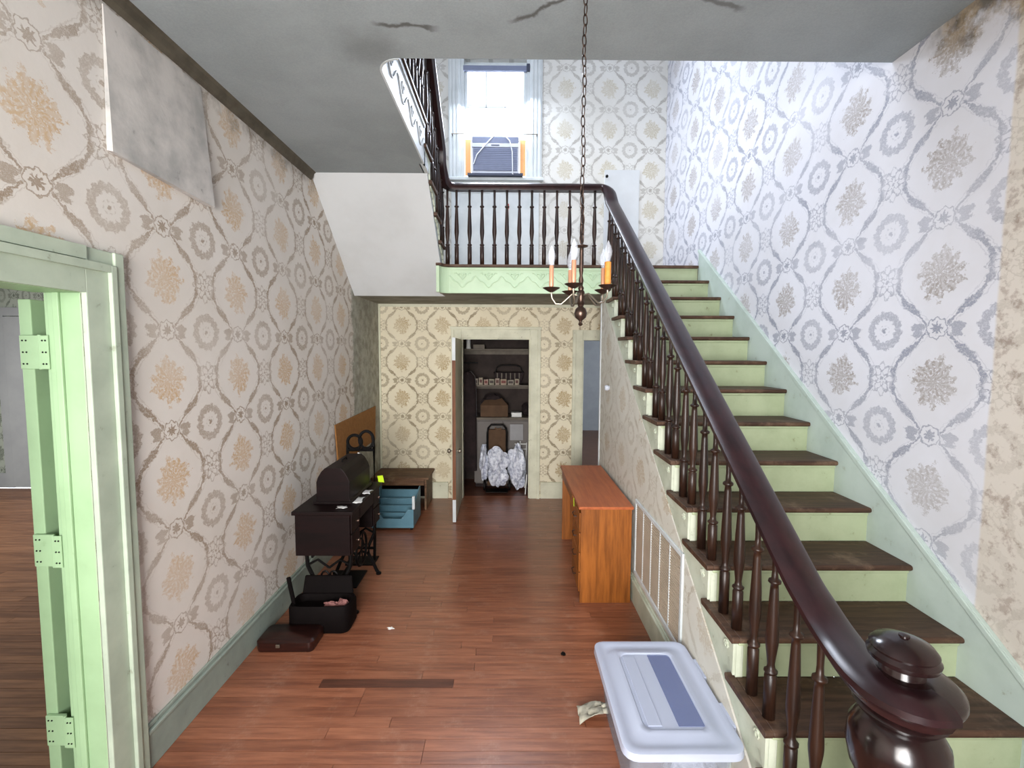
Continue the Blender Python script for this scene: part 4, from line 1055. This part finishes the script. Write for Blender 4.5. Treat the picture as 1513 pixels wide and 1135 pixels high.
# ================================================================ CLOSET CONTENTS
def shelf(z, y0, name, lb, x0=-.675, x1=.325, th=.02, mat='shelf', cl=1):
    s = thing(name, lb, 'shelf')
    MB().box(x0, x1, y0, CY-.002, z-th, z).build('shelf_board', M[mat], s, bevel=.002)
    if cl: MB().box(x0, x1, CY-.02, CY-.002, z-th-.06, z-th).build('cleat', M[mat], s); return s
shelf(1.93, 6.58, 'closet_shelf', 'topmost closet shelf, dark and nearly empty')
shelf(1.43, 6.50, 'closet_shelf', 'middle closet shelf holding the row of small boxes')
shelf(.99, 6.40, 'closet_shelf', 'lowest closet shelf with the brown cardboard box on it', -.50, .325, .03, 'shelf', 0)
bx = [('small pale box at the left end of the closet box row', .07, .085), ('pale box second from the left in the closet row', .055, .10), ('round topped pale carton third in the closet row', .06, .075), ('cream box fourth in the closet row', .07, .08), ('white box with dark front fifth in the closet row', .06, .09), ('wide cream box sixth in the closet row', .085, .08), ('wide pale box seventh in the closet row', .085, .07), ('pale box at the right end of the closet box row', .06, .085)]
xx = -.50
for k, (lb, wd_, ht) in enumerate(bx):
    t = thing('small_box', lb, 'box', 'small boxes on the middle closet shelf', (xx+wd_/2, 6.57, 1.43))
    MB().box(-wd_/2, wd_/2, -.04, .04, 0, ht).build('carton', paint('carton_%d' % k, srgb(150+8*(k % 3), 142+6*(k % 2), 130), srgb(120, 110, 98), .8, 30), t, bevel=.002)
    MB().box(-wd_/2+.01, wd_/2-.01, -.0415, -.04, ht*.3, ht*.75).build('printed_panel', plain('carton_print_%d' % k, srgb(70+20*(k % 3), 60, 56), .7), t)
    xx += wd_+.014
# handled basket behind the boxes
bk = thing('wire_basket', 'dark handled basket standing behind the closet box row', 'basket', None, (-.0, 6.74, 1.43))
MB().prism([(-.17, 0), (.17, 0), (.22, .17), (-.22, .17)], 'y', -.09, .10).build('basket_body', M['garment'], bk, bevel=.01)
for s in (-.09, .09): MB().tube([(-.2, s, .15), (-.17, s, .24), (-.10, s, .27), (.10, s, .27), (.17, s, .24), (.2, s, .15)], .008, 8).build('handle', M['iron'], bk, smooth=True)
for k in range(6): MB().box(-.17+k*.062, -.155+k*.062, -.097, -.090, .02, .16).build('slat', M['shelf'], bk)
cb = thing('cardboard_box', 'brown cardboard box on the lowest closet shelf', 'box', None, (-.20, 6.62, .99))
MB().box(-.19, .19, -.14, .16, 0, .16).build('carton', M['cardboard'], cb, bevel=.003)
MB().hexa([(-.19, -.14, .16), (.19, -.14, .16), (.19, -.13, .16), (-.19, -.13, .16), (-.14, -.05, .22), (.10, -.02, .25), (.10, -.01, .25), (-.14, -.04, .22)]).build('flap', M['cardboard'], cb)
o = MB().blob((-.22, 6.66, 1.20), (.15, .10, .09), 12, .2).build('cloth_bundle', M['garment'], None, smooth=True); tag(o, 'dark cloth bundle heaped on the brown cardboard box', 'cloth')
wb = thing('white_box', 'small white box on the lowest closet shelf right of the cardboard box', 'box', None, (.11, 6.5, .99))
MB().box(-.07, .07, -.05, .05, 0, .05).build('carton', M['paperwhite'], wb, bevel=.006)
MB().box(-.072, .072, -.052, .052, .05, .062).build('lid', M['paperwhite'], wb, bevel=.004)
o = MB().blob((.245, 6.66, 1.07), (.065, .09, .085), 14, .2).build('dark_pouch', M['garment'], None, smooth=True); tag(o, 'dark pouch at the right end of the lowest closet shelf', 'bag')
# pale cabinet panel below the lowest shelf
cab = thing('closet_cabinet', 'pale low cabinet below the lowest closet shelf', 'cabinet', None, (-.08, 6.65, 0))
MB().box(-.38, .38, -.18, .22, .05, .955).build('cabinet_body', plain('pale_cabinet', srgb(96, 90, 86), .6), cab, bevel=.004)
MB().box(-.395, .0, -.195, -.18, .07, .93).build('cabinet_door', plain('cabinet_door', srgb(108, 102, 98), .6), cab, bevel=.004)
MB().box(.005, .375, -.195, -.18, .07, .93).build('cabinet_door', plain('cabinet_door_b', srgb(108, 102, 98), .6), cab, bevel=.004)
MB().box(-.38, .36, -.16, .2, 0, .05).build('plinth', M['garment'], cab)
# hand truck
ht = thing('hand_truck', 'black arched hand truck standing in the closet doorway', 'hand truck', None, (-.155, 6.27, 0))
MB().tube([(-.13, 0, .14), (-.13, .03, .80), (-.12, .032, .86), (-.08, .035, .905), (.08, .035, .905), (.12, .032, .86), (.13, .03, .80), (.13, 0, .14)], .0145, 8).build('frame', M['iron'], ht, smooth=True)
for z_ in (.42, .28): MB().tube([(-.13, .015, z_), (.13, .015, z_)], .010, 8).build('crossbar', M['iron'], ht)
MB().tube([(-.03, .035, .86), (-.0, .02, .845), (.06, .03, .855)], .012, 8).build('grip', M['bench'], ht, smooth=True)
MB().box(-.15, .15, -.16, .01, .03, .04).build('toe_plate', M['iron'], ht, bevel=.003)
for s in (-1, 1): MB().lathe([(.05, -.015), (.07, -.012), (.07, .012), (.05, .015)], (s*.17, .05, .07), 16, 'x').build('wheel', M['iron'], ht, smooth=True)
o = MB().box(-.135-.155, .135-.155, 6.36, 6.41, .05, .83).build('brown_panel', M['cardboard'], bevel=.004); tag(o, 'flat brown carton standing behind the black hand truck', 'box')
for (c_, r_, sd, lb) in (((-.155, 6.20, .43), (.135, .07, .16), 21, 'upper white plastic bag strapped on the hand truck'), ((-.14, 6.18, .235), (.125, .08, .13), 22, 'crumpled white plastic bag at the foot of the hand truck'), ((-.325, 6.29, .40), (.06, .09, .22), 23, 'narrow white plastic bag left of the hand truck'), ((.12, 6.28, .34), (.115, .10, .26), 24, 'tall white plastic bag right of the hand truck')):
    o = MB().blob(c_, r_, sd, .20, 40, 26).build('plastic_bag', M['bag'], None, smooth=True); tag(o, lb, 'bag', 'white plastic bags in the closet')
# folding frame at right
ff = thing('folding_frame', 'thin white folding frame at the right side of the closet', 'frame', None, (.17, 6.42, 0))
MB().tube([(-.085, 0, .62), (.085, 0, .62)], .008, 6).tube([(-.085, 0, .55), (.085, 0, .55)], .006, 6).build('rail', M['paperwhite'], ff)
MB().tube([(-.01, 0, .66), (-.005, 0, .02)], .008, 6).tube([(.08, 0, .64), (.055, -.05, .02)], .006, 6).build('leg', M['paperwhite'], ff)
o = MB().box(.02, .20, 6.385, 6.395, .68, .90).build('pale_sheet', plain('pale_card', srgb(150, 150, 152), .7)); tag(o, 'pale card sheet standing upright right of the hand truck', 'sheet')
o = MB().tube([(.225, 6.14, .0), (.245, 6.17, .26)], .008, 8).build('white_stick', M['paperwhite']); tag(o, 'short white stick leaning at the closet right jamb', 'stick')
# hanging garments at left
rod = MB().tube([(-.675, 6.42, 1.74), (-.42, 6.42, 1.74)], .012, 8).build('clothes_rod', M['iron']); tag(rod, 'short rod at the left of the closet carrying the garments', 'rod')
for k, (y_, mat, lb, z0) in enumerate(((6.28, 'garment', 'dark garment hanging foremost at the closet left side', .35), (6.40, 'garment', 'dark garment hanging second at the closet left side', .25), (6.52, 'garment_pale', 'pale grey garment hanging rearmost at the closet left side', 1.0))):
    g_ = thing('hanging_garment', lb, 'garment', 'garments hanging in the closet', (-.55, y_, 0))
    m = MB(); n = 10
    for z_, hw in ((z0, .115), (.9, .11), (1.4, .10), (1.55, .085), (1.62, .03)):
        for i in range(n):
            t = 2*PI*i/n; m.v.append((hw*math.cos(t)*(1+.12*math.sin(5*t)), .045*math.sin(t)*(1+.2*math.sin(4*t+z_)), z_))
    for r_ in range(4):
        for i in range(n): m.f.append((r_*n+i, r_*n+(i+1) % n, (r_+1)*n+(i+1) % n, (r_+1)*n+i))
    m.build('cloth', M[mat], g_, smooth=True)
    MB().tube([(-.08, 0, 1.55), (0, 0, 1.63), (.08, 0, 1.55)], .004, 6).tube([(0, 0, 1.63), (0, 0, 1.70), (.0, .012, 1.742)], .003, 6).build('hanger', M['iron'], g_)
o = MB().lathe([(.03, 0), (.035, .01), (.03, .02), (.028, .12), (.012, .15), (.012, .17)], (-.57, 6.66, 1.93), 12).build('bottle', M['paperwhite'], None, smooth=True); tag(o, 'white bottle on the topmost closet shelf at left', 'bottle')
o = MB().box(-.50, -.34, 6.62, 6.82, 1.93, 1.99).build('flat_box', M['shelf'], bevel=.004); tag(o, 'flat grey box on the topmost closet shelf', 'box')

# ================================================================ WINDOW THINGS
ac = thing('air_conditioner', 'window air conditioner with orange side fillers set in the landing window', 'air conditioner', None, (-.175, YB, 4.02))
AX0, AX1 = -.285, .285
MB().box(AX0, AX1, -.10, .30, .03, .465).build('housing', M['ac_white'], ac, bevel=.006)
MB().box(AX0+.02, AX1-.02, -.112, -.10, .06, .33).build('grille', M['ac_blue'], ac)
for k in range(12): MB().box(AX0+.02, AX1-.02, -.117, -.112, .07+k*.0215, .078+k*.0215).build('louver', M['ac_blue'], ac)
MB().box(AX0+.01, AX1-.01, -.114, -.10, .385, .455).build('air_outlet', M['ac_blue'], ac)
MB().box(AX0, AX1, -.116, -.10, .335, .38).build('control_strip', M['ac_white'], ac, bevel=.002)
MB().box(-.05, .05, -.119, -.116, .350, .362).build('badge', M['ac_dark'], ac)
MB().box(AX0-.05, AX1+.05, -.12, .02, .0, .03).build('support', M['ac_dark'], ac, bevel=.003)
for s in (-1, 1): MB().box(s*.335-.035, s*.335+.035, -.02, -.005, .035, .46).build('filler_panel', M['orange'], ac, bevel=.002)['label'] = 'orange filler panel'
o = MB().tube([(-.175-.26, YB-.125, 4.15), (-.175-.22, YB-.125, 4.26), (-.29, YB-.12, 4.38), (-.20, YB-.11, 4.48), (-.13, YB-.10, 4.50), (-.06, YB-.11, 4.49), (-.0, YB-.125, 4.42), (.03, YB-.125, 4.30), (.035, YB-.125, 4.15), (.035, YB-.125, 4.04), (.06, YB-.09, 4.03)], .007, 8).build('power_cord', M['cord'], None, smooth=True)
tag(o, 'white cord looped in front of the window air conditioner', 'cord')
rd = thing('curtain_rod', 'thin curtain rod across the middle of the landing window', 'curtain rod')
MB().tube([(-.71, YB-.06, 4.53), (.34, YB-.06, 4.53)], .005, 8).build('rod', M['brass'], rd)
for x_ in (-.70, .33): MB().tube([(x_, YB-.032, 4.52), (x_, YB-.06, 4.53)], .006, 6).build('bracket', M['bronze'], rd)
rb = thing('roller_blind', 'rolled up blind at the head of the landing window', 'blind')
MB().box(WX0+.03, WX1-.03, YB-.005, YB+.03, 5.30, 5.36).build('head_rail', M['ac_blue'], rb, bevel=.004)
MB().box(WX1-.045, WX1-.005, YB-.02, YB+.03, 5.29, 5.375).build('end_bracket', M['ac_dark'], rb)

# small things on the landing wall
th = thing('thermometer', 'tiny red topped white strip hanging below the landing window', 'thermometer', None, (-.02, YB-.036, 3.62))
MB().box(-.012, .012, -.006, 0, -.10, .03).build('strip', M['paperwhite'], th, bevel=.002)
MB().box(-.013, .013, -.008, -.001, .03, .09).build('red_end', plain('red_plastic', srgb(190, 60, 50), .5), th, bevel=.002)
ot = thing('wall_outlet', 'small outlet plate low on the white panel below the landing window', 'outlet', None, (.155, YB-.025, 2.86))
MB().box(-.05, .05, -.006, 0, -.035, .035).build('plate', M['paperwhite'], ot, bevel=.002)
MB().box(-.03, .03, -.010, -.006, -.012, .012).build('socket', M['ac_dark'], ot)
